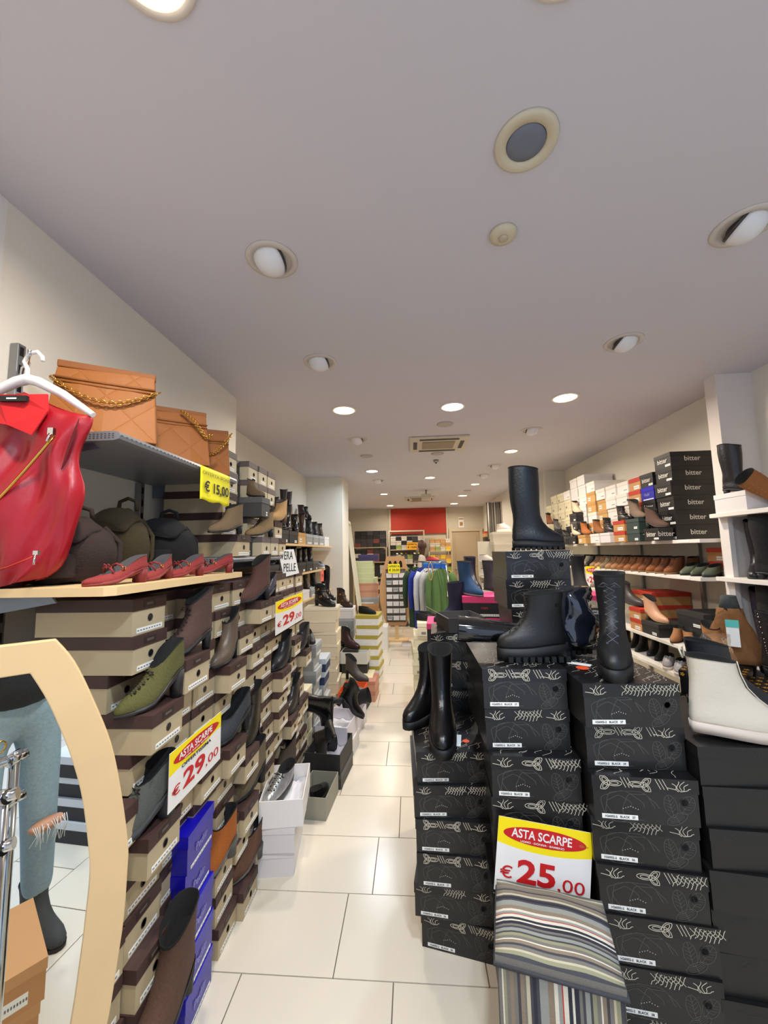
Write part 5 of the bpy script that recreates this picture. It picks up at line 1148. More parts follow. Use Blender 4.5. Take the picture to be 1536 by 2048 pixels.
shoe('mid', leather('studded', (36, 34, 34), .4), (1.76, 1.98, .86), R(25), 'black boot covered in silver studs in front of the lowest near shelf', heel=.04, extra='stud', scale=1.1)
plinth(1.62, 1.87, .321, .28, .22, R(-8), 'dark plinth at the right edge under gold-band boxes')
for k in range(3, 8): shoebox('goldblack', 1.62, 1.86, k*.107, R(-8), .30, .25, .106, 'black box with gold band at the right edge, %s from the floor' % ORD[k+1], 'black gold-band boxes at the right photo edge')

q = on(1188, 1172, 0, 1.915)
price_card('price_sign', 'small white price card with red oval hanging from the second right shelf', (1.915, q.y, q.z), .17, on(1188, 1133, 0, 1.915).z-q.z, R(-60), big='29')
# ------------------------------------------------------------------ left wall: black boots beyond the brown boxes
LX = -1.6
def lshelf(label, x1, y0, y1, z, m=None):
    t = thing('wall_shelf', label, 'shelf', (LX, y0, z-.022)); b = MB(); b.box(0, x1-LX, 0, y1-y0, 0, .022); bevel(b.obj('board', m or WOOD, t), .002)
lshelf('wooden shelf on the left wall with black boxes and glossy boots, upper one', -1.2, 2.72, 5.78, 1.60)
lshelf('second wooden shelf on the left wall with black boxes and boots', -1.2, 2.72, 5.78, 1.29)
lshelf('third wooden shelf on the left wall with silver boxes and boots', -1.2, 2.72, 5.78, .98)
GB = leather('gloss_black', (18, 18, 20), .15); DB = leather('dull_black', (26, 25, 26), .45)
for i, (y, st) in enumerate([(3.62, 'darkbox'), (3.93, 'darkbox'), (4.24, 'tan'), (4.55, 'grey'), (4.86, 'grey'), (5.17, 'grey'), (5.48, 'whiteplain')]):
    shoebox(st, -1.21, y, 1.601, R(90), .29, .34, .125, '%s shoe box lying on the upper left boot shelf, %s from the camera' % ({'darkbox': 'black', 'tan': 'tan', 'grey': 'grey', 'whiteplain': 'white'}[st], ORD[i+1]))
for i, (y, kd, m, sc_, z, rt) in enumerate([(3.55, 'mid', GB, 1.15, 1.7265, 20), (3.75, 'mid', GB, 1.1, 1.7265, 30), (3.95, 'mid', GB, 1.05, 1.7265, 15), (4.2, 'bootie', GB, 1.1, 1.7265, 20), (4.5, 'mid', leather('dbrown', (60, 42, 30), .4), .9, 1.7265, 20), (4.8, 'bootie', DB, 1.1, 1.7265, 20), (5.1, 'bootie', DB, 1.0, 1.7265, 20), (5.4, 'bootie', leather('dbrown', (60, 42, 30), .4), 1, 1.7265, 20)]):
    shoe(kd, m, (-1.29, y, z), R(rt), '%s on the upper left boot shelf, %s from the camera' % ('glossy black boot' if m == GB else ('dark boot' if m == DB else 'dark brown boot'), ORD[i+1]), heel=.03, sole=.014, scale=sc_)
for k in range(2): shoebox('tan', -1.38, 4.35, 1.7265+k*.12, R(90), .4, .2, .119, 'tan box behind the glossy boots, %s' % ['lower', 'upper'][k]); 
for i, y in enumerate((4.25, 4.42)): shoe('mid', DB, (-1.44, y, 1.7265+.24), R(10), 'black boot high on the tan boxes, %s one' % ['left', 'right'][i], heel=.03, scale=1.0)
for k in range(2): shoebox('white', -1.40, 5.15, 1.7265+k*.12, R(90), .5, .18, .119, 'white box at the back of the upper boot shelf, %s' % ['lower', 'upper'][k])
for i, y in enumerate((4.85, 5.05, 5.25)): shoe('bootie', [DB, leather('wine', (56, 26, 34), .4), DB][i], (-1.44, y, 1.7265+(.24 if i else .0)), R(40), 'dark ankle boot high at the back of the boot shelf, %s' % ['left', 'middle', 'right'][i], heel=.03)
for i, (y, st) in enumerate([(3.35, 'darkbox'), (3.65, 'darkbox'), (3.95, 'darkbox'), (4.25, 'darkbox'), (4.55, 'darkbox'), (4.85, 'darkgrey')]):
    shoebox(st, -1.21, y, 1.291, R(90), .28, .34, .11, 'black box on the second left boot shelf, %s from the camera' % ORD[i+1])
for i, (y, kd, sc_) in enumerate([(3.3, 'mid', .8), (3.52, 'mid', .8), (3.76, 'mid', .85), (3.98, 'mid', .8), (4.2, 'bootie', .9), (4.42, 'mid', .75), (4.64, 'bootie', .9), (4.88, 'bootie', 1.0)]):
    shoe(kd, DB if i % 2 else leather('dull_black2', (34, 32, 32), .35), (-1.30, y, 1.4015), R(18), 'black boot in the second left shelf row, %s from the camera' % ORD[i+1], heel=.03, sole=.012, scale=sc_, top=.17 if kd == 'mid' else None)
shoe('low', leather('silver', (150, 160, 172), .25), (-1.27, 5.25, 1.291), R(40), 'silver grey lace shoe at the end of the second left shelf', sole=.02, lace=(.04, .065), scale=1.1, solem=mat('sole_white', (224, 214, 206), .5))
for i, (y, st) in enumerate([(3.75, 'darkbox'), (4.1, 'grey'), (4.4, 'whiteplain'), (4.75, 'grey'), (5.1, 'whiteplain'), (5.4, 'whiteplain')]):
    shoebox(st, -1.21, y, .981, R(90), .28, .34, .10, '%s box on the third left boot shelf, %s from the camera' % ({'darkbox': 'black', 'grey': 'silver grey', 'whiteplain': 'white'}[st], ORD[i+1]))
for i, (y, kd, m) in enumerate([(3.7, 'mid', DB), (3.95, 'mid', DB), (4.3, 'bootie', DB), (4.65, 'mid', leather('dark_olive', (62, 54, 40), .4)), (5.0, 'bootie', DB)]):
    shoe(kd, m, (-1.28, y, 1.0815), R(30), 'dark boot in the third left shelf row, %s from the camera' % ORD[i+1], heel=.03, sole=.01, scale=.75 if kd == 'mid' else .95, lace=(.05, .16) if kd == 'mid' else None)
shoe('tall', GB, (-1.16, 5.35, .86), R(55), 'tall glossy black boot below the small red tag on the left', heel=.05, sole=.008, scale=1.05)
t = thing('red_price_tag', 'small salmon red price tag hanging by the tall glossy boot on the left', 'price tag', (-1.19, 5.1, 1.13), R(80)); b = MB(); b.box(-.05, .05, 0, .002, 0, .14); b.obj('card', card('salmon', (236, 110, 96)), t); lettering('39', .06, INK, t, (0, -.001, .07))
# tall ivory stack facing the camera and boots on top
for k in range(8):
    shoebox('ivory', -.955+.012*((k*5) % 3), 3.92+.006*(k % 2), k*.119, R(2+(k*7) % 5), .34, .30, .118, 'ivory shoe box in the tall tapering stack on the left floor, %s from the floor' % ORD[k+1], 'ivory boxes in the tall left stack')
shoe('bootie', leather('black_buckled', (26, 25, 27), .35), (-.92, 4.06, .953), R(58), 'black buckled ankle boot on top of the tall ivory stack', heel=.035, sole=.008, extra='buckle', scale=1.15)
for k in range(7): shoebox('grey' if k % 3 else 'whiteplain', -.90, 4.75, k*.118, R(3), .34, .30, .117, 'grey white box in the stack behind the ivory one, %s from the floor' % ORD[k+1], 'grey white boxes behind the ivory stack')
shoe('mid', leather('brown_buckled', (62, 40, 30), .35), (-.86, 4.9, .827), R(60), 'dark brown studded boot on the grey white stack behind', heel=.05, sole=.008, extra='buckle', scale=1.0, top=.17)
shoe('bootie', leather('wine', (56, 26, 34), .4), (-.74, 4.55, .42), R(60), 'wine red boot low between the left stacks', heel=.04, scale=1.1)
plinth(-.74, 4.42, .42, .2, .3, 0, 'dark plinth under the wine red boot')
# grey and yellow columns facing the aisle right after the brown wall
for k in range(5): shoebox('cream', -.78, 2.92, k*.105, R(88), .15, .3, .104, 'yellow cream box column just past the brown wall, %s from the floor' % ORD[k+1], 'yellow cream boxes past the brown wall')
for k in range(8): shoebox('grey', -.78+.02*(k % 2), 3.14, k*.1, R(90), .20, .3, .099, 'grey silver box column past the brown wall, %s from the floor' % ORD[k+1], 'grey silver boxes past the brown wall')
for k in range(6): shoebox('bluewhite' if k > 3 else 'grey', -.76+.01*(k % 3), 3.38, k*.105, R(92), .22, .3, .104, 'grey and navy box in the third column past the brown wall, %s from the floor' % ORD[k+1], 'grey and navy boxes past the brown wall')
shoe('low', DB, (-.84, 3.14, .80), R(30), 'black shoe on top of the grey silver column', heel=.02, scale=.9)
# boxes on the floor along the left of the aisle
WC = card('white', (226, 220, 210)); TIS = mat('tissue', (228, 226, 230), .7)
shoebox('whiteplain', -.685, 1.93, 0, R(8), .19, .30, .11, 'lowest crumpled white box under the silver sneaker')
shoebox('whiteplain', -.680, 1.92, .11, R(5), .19, .31, .11, 'middle white box under the silver sneaker')
open_box(-.675, 2.08, .222, R(9), .205, .32, .12, WC, TIS, 'open white box with tissue and the silver patterned sneaker inside')
shoe('oxford', mat('silver_print', (170, 170, 168), .25, .5, bump=.6, bscale=35, var=.6), (-.715, 2.07, .285), R(-14), 'silver patterned sneaker sitting in the open white box', sole=.03, lace=(.045, .085), scale=.98, solem=mat('dark_wedge', (60, 58, 54), .6), name='sneaker', tilt=(R(8), R(12)))
open_box(-.60, 2.46, 0, R(-4), .17, .27, .12, card('putty', (150, 148, 132)), None, 'open putty grey box with one black shoe at the foot of the wall')
shoe('low', GB, (-.60, 2.47, .04), R(170), 'black shoe lying in the open putty grey box', heel=.02, scale=.9)
shoebox('darkgrey', -.60, 2.62, 0, R(-6), .22, .3, .09, 'flat dark box beneath the open black box')
open_box(-.60, 2.77, .092, R(-6), .24, .31, .12, card('soft_black', (34, 34, 34)), mat('tissue_grey', (168, 166, 178), .8), 'open black box with a pair of dark ankle boots')
for i, (dx, dy) in enumerate(((-.05, .0), (.05, .02))): shoe('bootie', leather('olive_black', (44, 40, 34), .4), (-.60+dx-.03, 2.77+dy, .17), R(60+i*150), 'dark olive boot lying in the open black box, %s' % ['left', 'right'][i], heel=.02, scale=.8, tilt=(R(60), 0))
shoebox('whiteplain', -.60, 2.92, 0, R(-7), .22, .3, .12, 'closed white box under the open box with long black boots')
open_box(-.60, 3.08, .121, R(-7), .24, .34, .13, card('white_lilac', (222, 218, 224)), TIS, 'open white box with long black boots spilling over its side')
shoe('mid', GB, (-.62, 3.0, .30), R(-60), 'long black heeled boot lying across the open white box', heel=.06, scale=1.1, tilt=(R(70), R(20)), point=.3)
shoe('bootie', GB, (-.52, 3.14, .27), R(100), 'second black heeled boot beside the long one in the white box', heel=.06, scale=1.0, tilt=(R(30), 0))
open_box(-.60, 3.46, 0, R(-8), .26, .34, .15, card('white_lilac', (222, 218, 224)), TIS, 'open white box with a black boot farther along the aisle')
shoe('mid', DB, (-.62, 3.48, .16), R(80), 'black suede boot lying in the farther open white box', scale=1.0, tilt=(R(75), 0))
plinth(-.60, 3.72, .10, .2, .3, R(-8), 'dark flat carton under the orange box')
open_box(-.60, 3.84, .102, R(-4), .22, .30, .12, card('orange_box', (232, 88, 26)), mat('tissue_grey', (168, 166, 178), .8), 'open orange box with a pair of grey shoes')
for i in range(2): shoe('low', leather('grey_pair', (92, 86, 86), .4), (-.64+.08*i, 3.84, .165), R(30+60*i), 'grey shoe in the orange box, %s' % ['left', 'right'][i], scale=.85)
t = thing('orange_label', 'yellow label strip on the front of the open orange box', 'label', (-.61, 3.685, .12), R(-4)); b = MB(); b.box(-.09, .09, 0, .001, 0, .06); b.obj('strip', card('amber', (236, 160, 40)), t)
for k in range(2): shoebox('peach', -.50, 4.06, k*.1, R(-3), .18, .28, .099, 'peach box right behind the orange one, %s' % ['lower', 'upper'][k])
shoebox('cream', -.62, 4.18, 0, R(0), .34, .28, .20, 'cream box under the grey heeled ankle boot on the floor side')
shoe('bootie', leather('taupe_grey', (74, 70, 68), .45), (-.60, 4.10, .201), R(72), 'grey high-heeled ankle boot standing on a box by the aisle', heel=.075, sole=.008, heelw=.014, scale=1.05)
for k in range(7): shoebox('olive', -.55+.006*((k*3) % 4), 4.50, k*.112, R(-6+(k*5) % 4), .26, .32, .111, 'white box with olive lid in the aisle stack, %s from the floor' % ORD[k+1], 'white boxes with olive lids')
shoe('low', suede('fluffy_black', (18, 18, 18)), (-.55, 4.64, .785), R(60), 'black fluffy shoe on top of the olive-lidded stack', scale=1.0, extra='fur')
open_box(-.66, 4.42, .30, R(-4), .30, .22, .12, card('grey_white', (208, 208, 198)), None, 'open grey white box with dark rim before the olive-lidded stack')
plinth(-.66, 4.32, .298, .28, .2, 0, 'pale carton under the open grey white box')
# ------------------------------------------------------------------ far part
tag(MB() and (lambda b: (b.box(-.79, -.42, 6.16, 6.5, 0, .34), bevel(b.obj('white_cube_stand', WHITE), .004))[1])(MB()), 'plain white cube stand on the floor at the end of the left stacks', 'stand')
fs = ['peach', 'kraft', 'kraft', 'peach', 'kraft', 'grey', 'peach', 'peach']
for k, st in enumerate(fs): shoebox(st, -.83+.01*(k % 2), 6.95, .0+k*.118, R(0), .38, .3, .117, '%s box in the pink brown stack behind the white cube, %s from the floor' % ({'kraft': 'kraft', 'peach': 'dusty pink', 'grey': 'grey'}[st], ORD[k+1]))
for k in range(4): shoebox('green', -.88+.03*(k == 0), 6.98, .9445+k*.1, R(0), .34+.06*(k == 0), .28, .099, 'pale green box on the pink brown stack by the leaning mirror, %s up' % ORD[k+1], 'pale green boxes by the leaning mirror')
shoebox('purple', -.80, 7.0, 1.345, 0, .36, .26, .11, 'purple box on top of the pale green boxes')
def lean_mirror():
    t = thing('leaning_mirror', 'tall narrow mirror in a pale frame leaning by the left pillar', 'mirror', (-.86, 6.66, 0)); t.rotation_euler = (0, R(-7), R(4)); h = 2.05
    b = MB(); 
    for y0, y1, z0, z1 in ((-.25, -.21, 0, h), (.21, .25, 0, h), (-.25, .25, 0, .05), (-.25, .25, h-.05, h)): b.box(-.0, .035, y0, y1, z0, z1)
    b.obj('frame', mat('cream_frame', (222, 214, 190), .5), t); b = MB(); b.box(.008, .012, -.21, .21, .05, h-.05); b.obj('mirror_glass', mat('silver_mirror', (236, 240, 238), .01, 1), t)
lean_mirror()
def mirror_with_boxes():  # arched mirror; a grey panel and solid boxes stand in for its reflection
    x, y = -.30, 6.75; t = thing('arched_mirror', 'oval wooden mirror with three arches, its reflection built as small boxes', 'display stand', (x, y, 0)); z0, z1 = .25, 1.42
    out = []
    for i in range(21):
        u = i/20; w = .155+.125*sin(pi*min(1, max(0, (u*1.02)))**.9) ; out.append((w, z0+(z1-z0)*u))
    L = [(-w, z) for w, z in out]; Rr = [(w, z) for w, z in out[::-1]]; pts = L+Rr
    iw = .17; b = MB()
    o2 = pts; i2 = [(max(-iw, min(iw, px_)), min(z1-.22, max(z0+.06, z))) for px_, z in pts]
    b.rings([[Vector((p[0], yy, p[1])) for p in P] for P, yy in ((o2, 0), (o2, .03), (i2, .03), (i2, 0))], 0, smooth=False, closed=True); b.obj('wood_frame', mat('ply_frame', (196, 150, 104), .5, var=.06, bscale=9), t)
    for k in (-1, 0, 1):
        b = MB(); cx = k*.09; prof = [(cx-.03, z1-.19), (cx-.028, z1-.12), (cx-.015, z1-.085), (cx, z1-.075), (cx+.015, z1-.085), (cx+.028, z1-.12), (cx+.03, z1-.19)]
        b.rings([[Vector((p[0], -.002, p[1])) for p in prof], [Vector((p[0], .0015, p[1])) for p in prof]], 0, smooth=False); b.obj('arch_opening', DARK, t)
    b = MB(); b.box(-.17, .17, .028, .034, z0+.06, z1-.22); b.obj('back_panel', mat('grey_panel', (120, 112, 104), .6), t)
    b = MB(); b.box(-.2, .2, -.1, .14, 0, .03); b.box(-.03, .03, 0, .03, .03, z0); b.obj('foot', WOOD, t)
    for r in range(7):
        for c in range(3):
            tag(shoebox('whiteplain' if (r+c) % 5 else 'grey', x-.108+.108*c, y-.055, z0+.10+r*.118, 0, .10, .08, .07, 'small pale box standing for the reflection in the arched mirror, row %s, %s' % (ORD[r+1], ['left', 'middle', 'right'][c]), 'small boxes standing for the reflection in the arched mirror', far=True, name='reflection_box'), None, 'box')
mirror_with_boxes()
def small_sign(px, py, Y, w, h, l1, l2, label, m):
    p = on(px, py, 1, Y); t = thing('yellow_price_note', label, 'price sign', (p.x, Y, p.z-h/2)); b = MB(); b.box(-w/2, w/2, 0, .002, 0, h); b.obj('paper', m, t)
    lettering(l1, h*.3, INK, t, (0, -.001, h*.72), bold=.02, sx=w/h*.75); lettering(l2, h*.36, INK, t, (0, -.001, h*.32), bold=.02, sx=w/h*.75)
small_sign(788, 1137, 6.68, .20, .155, 'OFFERTA', '€ 20,00', 'yellow offer note for 20,00 on the arched wooden mirror', mat('note_yellow', (250, 236, 20), .6))
small_sign(824, 1092, 9.885, .26, .18, 'OFFERTA', '€ 10,00', 'orange yellow note on the back shelving left of the woman', card('note_orange', (250, 180, 20)))
for k in range(2): shoebox('kraft', -.17, 8.0, .24+k*.13, R(5), .34, .3, .129, 'orange brown box below the arched wooden mirror, %s' % ['lower', 'upper'][k])
for i in range(2): shoebox('darkgrey', -.30+.40*i, 8.02, 0, 0, .36, .3, .235, 'dark grey box at the end of the aisle floor, %s' % ['left', 'right'][i])
for i in range(2): shoe('low', DB, (-.38+.42*i, 7.92+.25, .24), R(40), 'dark shoe on the grey box at the end of the aisle, %s' % ['left', 'right'][i], heel=.03)
# clothes rack with cardigans
def rack():
    t = thing('clothes_rail', 'chrome clothes rail holding cardigans in the aisle', 'clothes rack', (.25, 6.0, 0)); b = MB()
    b.tube([(-.22, .55, 1.33), (.22, -.45, 1.33)], .013, 10); b.obj('rail', CHROME, t); b = MB(); b.tube([(-.22, .55, 1.32), (-.22, .55, .03)], .014, 10); b.obj('post', CHROME, t); b = MB(); b.tube([(.22, -.45, 1.33), (.30, -.40, .03)], .014, 10); b.obj('post', CHROME, t)
    b = MB(); b.box(-.45, .45, .50, .58, 0, .03); b.box(-.2, .55, -.48, -.40, 0, .03); b.obj('base', CHROME, t)
rack()
def cardigan(x, y, z, rot, m, label, w=.165, h=.92, open_=True):
    t = thing('cardigan', label, 'cardigan', (x, y, z), rot); n = 40; rs = []; b = MB()
    for i, (u, ww, d) in enumerate([(0, .80, .05), (.05, .82, .055), (.3, .84, .055), (.6, .88, .05), (.8, .95, .045), (.9, .92, .04), (.96, .62, .03), (1, .3, .02)]):
        rs.append([Vector((w*ww*cos(a), (d+.012*sin(6*a+u*4)+.007*sin(13*a+u*9))*sin(a), -h+h*u)) for a in [2*pi*j/n for j in range(n)]])
    b.rings(rs, 0, cap0=False, cap1=False); b.obj('knit_body', m, t)
    for sx in (-1, 1): b = MB(); b.tube([(sx*w*.78, 0, -.06), (sx*w*1.08, .0, -.16), (sx*w*1.16, -.01, -.38), (sx*w*1.12, -.01, -.62)], [.045, .048, .042, .034], 12); b.obj('sleeve', m, t)
    b = MB(); b.tube([(-w*.3, -.03, -.01), (-.0, -.066, -.26), (.0, -.07, -.45), (.0, -.068, -h+.01)], .006, 6); b.tube([(w*.3, -.03, -.01), (.012, -.066, -.26), (.012, -.07, -.45), (.012, -.068, -h+.01)], .006, 6); b.obj('front_placket', m, t)
    b = MB(); b.tube([(-w*.8, 0, -.05), (0, 0, .012), (w*.8, 0, -.05)], .007, 8); b.tube([(0, 0, .01), (0, 0, .05), (.015, 0, .075), (0, 0, .09), (-.015, 0, .08)], .003, 6); b.obj('hanger', mat('hanger_black', (24, 24, 26), .4), t)
for i, (c, lab) in enumerate([((92, 124, 72), 'bright green cardigan with a white tag, front of the rail'), ((186, 186, 184), 'light grey cardigan right behind the green one'), ((206, 208, 214), 'pale grey cardigan third on the rail'), ((40, 56, 150), 'royal blue cardigan fourth on the rail'), ((44, 66, 40), 'dark green cardigan at the back of the rail')]):
    cardigan(.40-.085*i, 5.66+.15*i, 1.24, R(-2), mat('knit_%d' % i, c, .95, bump=.3, bscale=120), lab)
t = thing('white_swing_tag', 'white swing tag hanging on the green cardigan', 'tag', (.50, 5.57, .86)); b = MB(); b.box(-.03, .03, 0, .002, 0, .08); b.obj('card', PAPER, t); b = MB(); b.tube([(0, 0, .08), (-.01, 0, .17)], .0015, 4); b.obj('string', PAPER, t)
for i in range(2): tag(shoebox('crate', .36+.02*i, 6.9, 1.02+i*.15, R(3), .40, .3, .149, 'blue plastic-lidded box behind the cardigans, %s' % ['lower', 'upper'][i]), None, 'shoe box')
table('counter_table', 'small grey table behind the cardigans under the blue boxes', .1, .7, 6.88, 7.3, 1.015, STEEL)
shoe('low', leather('red_white', (190, 50, 60), .4), (.36, 7.0, 1.321), R(60), 'red and white shoe on top of the blue boxes', scale=1.0)
b = MB(); b.tube([(.245+.03*cos(a), 5.52, 1.215+.12*sin(a)) for a in [j*pi/8 for j in range(16)]], .006, 6, closed=True); tag(b.obj('bead_necklace', mat('beads', (190, 150, 110), .4), None), 'beaded loop hanging beside the green cardigan', 'necklace')
# cream boxes and sneakers right of the aisle
plinth(1.10, 4.66, 1.08, .3, .3, 0, 'cream block under the cream boxes right of the pink ones')
for k in range(5): shoebox('ivory', 1.09+.01*(k % 2), 4.62, 1.081+k*.125, R(-4+3*(k % 2)), .30, .3, .124, 'cream box in the stack behind the pink boxes, %s up' % ORD[k+1], 'cream boxes behind the pink ones')
SN = mat('cream_sneaker', (214, 198, 184), .6)
def snk(x, y, z, lab, rt=30, sc_=.9): shoe('oxford', SN, (x, y, z), R(rt), lab, sole=.03, lace=(.045, .085), scale=sc_, solem=mat('sole_cream', (226, 216, 204), .5), name='sneaker', cat='shoe', lacem=mat('lace_white', (220, 220, 220), .8))
snk(1.10, 4.76, 1.707, 'cream sneaker on top of the cream boxes')
t = thing('display_steps', 'narrow stepped cream stand for sneakers beside the cream boxes', 'display stand', (.86, 4.55, 0)); b = MB()
for i in range(5): b.box(-.075, .075, .0+i*.0, .22, 0 if i == 0 else .70+(i-1)*.16, .70+i*.16-.015 if i == 0 else .70+(i-1)*.16+.015)
b.box(-.075, .075, .22, .235, 0, 1.6); b.obj('steps', cream, t)
for i in range(5): snk(.86, 4.63, [.687, .877, 1.037, 1.197, 1.357][i], 'cream sneaker on the stepped stand, %s from below' % ORD[i+1], 20+10*i, .72)
shoe('bootie', leather('mauve', (140, 116, 120), .45), (.82, 3.2, .69+3*.155-.155), R(30), 'mauve ankle boot behind the top pink box', scale=1.1)
plinth(.82, 3.08, .999, .2, .3, 0, 'block under the mauve boot behind the pink boxes') if False else None
# curtain and right recess shelves
def curtain():
    a, c = on(972, 1005, 1, 8.3), on(1005, 1078, 1, 8.3); t = thing('striped_curtain', 'grey striped curtain hanging at the far right', 'curtain', (a.x, 8.3, c.z)); n = 40; w = c.x-a.x; h = a.z-c.z; b = MB()
    for i in range(n):
        x0, x1 = w*i/n, w*(i+1)/n; f = lambda x: .03*sin(x/w*30); b.add([(x0, f(x0), 0), (x1, f(x1), 0), (x1, f(x1)*.5, h), (x0, f(x0)*.5, h)], [(0, 1, 2, 3)], (i//3) % 2, True)
    o = b.obj('cloth', [mat('curtain_grey', (120, 116, 112), .8), mat('curtain_pale', (196, 190, 178), .8)], t); o.modifiers.new('s', 'SOLIDIFY').thickness = .003
    b = MB(); b.tube([(-.05, 0, h+.005), (w+.05, 0, h+.005)], .01, 8); b.obj('rod', CHROME, t)
curtain()
# back wall shelving: frames are things, the small far boxes are one countless backdrop
def far_shelves(label, x0, x1, y, zs, m, frame=True):
    t = thing('back_shelving', label, 'shelving', (x0, y, 0)); w = x1-x0
    for z in zs: b = MB(); b.box(0, w, 0, .4, z-.02, z); b.obj('shelf_board', m, t)
    for x in (0, w): b = MB(); b.box(x-.015, x+.015, 0, .4, 0, zs[-1]+(.45 if frame else .0)); b.obj('side_post', m, t)
    if frame: b = MB(); b.box(-.015, w+.015, 0, .4, zs[-1]+.45, zs[-1]+.48); b.obj('top_board', m, t)
SHB = mat('shelf_beige', (190, 176, 146), .5)
far_shelves('back left shelving with dark boxes beyond the pale green stack', -1.50, -.66, 9.9, (.45, .85, 1.25, 1.62), SHB, False)
far_shelves('back centre shelving under the red panel with sneakers', -.58, .30, 9.9, (.4, .8, 1.2, 1.55), mat('cream_trim', (200, 190, 165), .6))
far_shelves('kraft box shelving right of the woman under the red panel', .42, .98, 9.9, (.5, .9, 1.2, 1.5), SHB, False)
rngf = random.Random(21); b = MB()
fcols = [(30, 30, 34), (60, 56, 60), (206, 200, 188), (120, 60, 56), (196, 150, 96), (150, 170, 90), (236, 200, 60), (90, 96, 104)]
fm = [card('far%d' % i, c) for i, c in enumerate(fcols)]
def fbox(x, y, z, w, h, c): b.box(x, x+w-.008, y, y+.28, z, z+h*.68, c); b.box(x-.003, x+w-.005, y-.004, y+.284, z+h*.68, z+h-.003, c if c != 2 else 2)
for z, n in ((.45, 3), (.85, 3), (1.25, 3), (1.62, 4)):
    for i in range(5):
        for k in range(n-(1 if rngf.random() < .3 else 0)): fbox(-1.47+i*.16, 9.93, z+k*.105+.001, .16, .104, rngf.choice([0, 0, 0, 1, 1, 2, 3] if z > 1 else [0, 1, 2, 2, 7]))
for z, n in ((.4, 3), (.8, 3), (1.2, 2), (1.55, 3)):
    for i in range(6):
        for k in range(n): fbox(-.55+i*.14, 9.93, z+k*.11+.001, .14, .109, rngf.choice([0, 1, 2, 2, 7, 5]))
for z, n in ((.5, 3), (.9, 2), (1.2, 2), (1.5, 3)):
    for i in range(4):
        for k in range(n): fbox(.45+i*.13, 9.93, z+k*.1+.001, .13, .099, rngf.choice([4, 4, 4, 5, 6, 2]))
tag(b.obj('background_shoe_boxes', fm), 'many small dark, pale and kraft shoe boxes filling the back wall shelving', 'shoe boxes', None, 'stuff')
for i in range(8):
    shoe('low', [leather('fs%d' % j, c, .5) for j, c in enumerate([(30, 30, 34), (230, 228, 226), (180, 190, 80), (120, 50, 50)])][i % 4], (-.50+.11*i, 9.86+.06, 1.2+.221), R(20), 'small sneaker on the back centre shelving, %s from the left' % ORD[i+1], sole=.015, scale=.55, name='sneaker')
shoe('oxford', leather('green_sneaker', (60, 150, 90), .5), (-.18, 9.0, 1.06), R(60), 'green and white sneaker on the dark counter at the back', sole=.03, scale=1.0, name='sneaker')
table('dark_counter', 'dark counter with shoes in front of the back shelving', -.6, .0, 8.9, 9.3, 1.06, card('counter_dark', (50, 46, 44)))
for i in range(4): shoe('low', DB, (-.52+.11*i, 9.1, 1.06), R(30), 'dark shoe on the counter at the back, %s from the left' % ORD[i+1], scale=.8)
# right recess: white low cabinet with shoes, boxes
t = thing('white_cabinet', 'white cabinet with stacked boxes beside the beige door', 'cabinet', (1.72, 8.6, 0)); b = MB(); b.box(-.16, .16, 0, .5, 0, 1.42); b.obj('body', WHITE, t); b = MB(); b.box(-.15, .15, -.012, -.001, .1, 1.38); b.obj('door', WHITE, t)
for k in range(4): shoebox(['kraft', 'teal', 'darkbox', 'red'][k], 1.72, 8.62, 1.421+k*.12, 0, .26, .3, .119, '%s box on the white cabinet by the door' % ['kraft', 'dark green', 'black', 'red-lidded'][k])
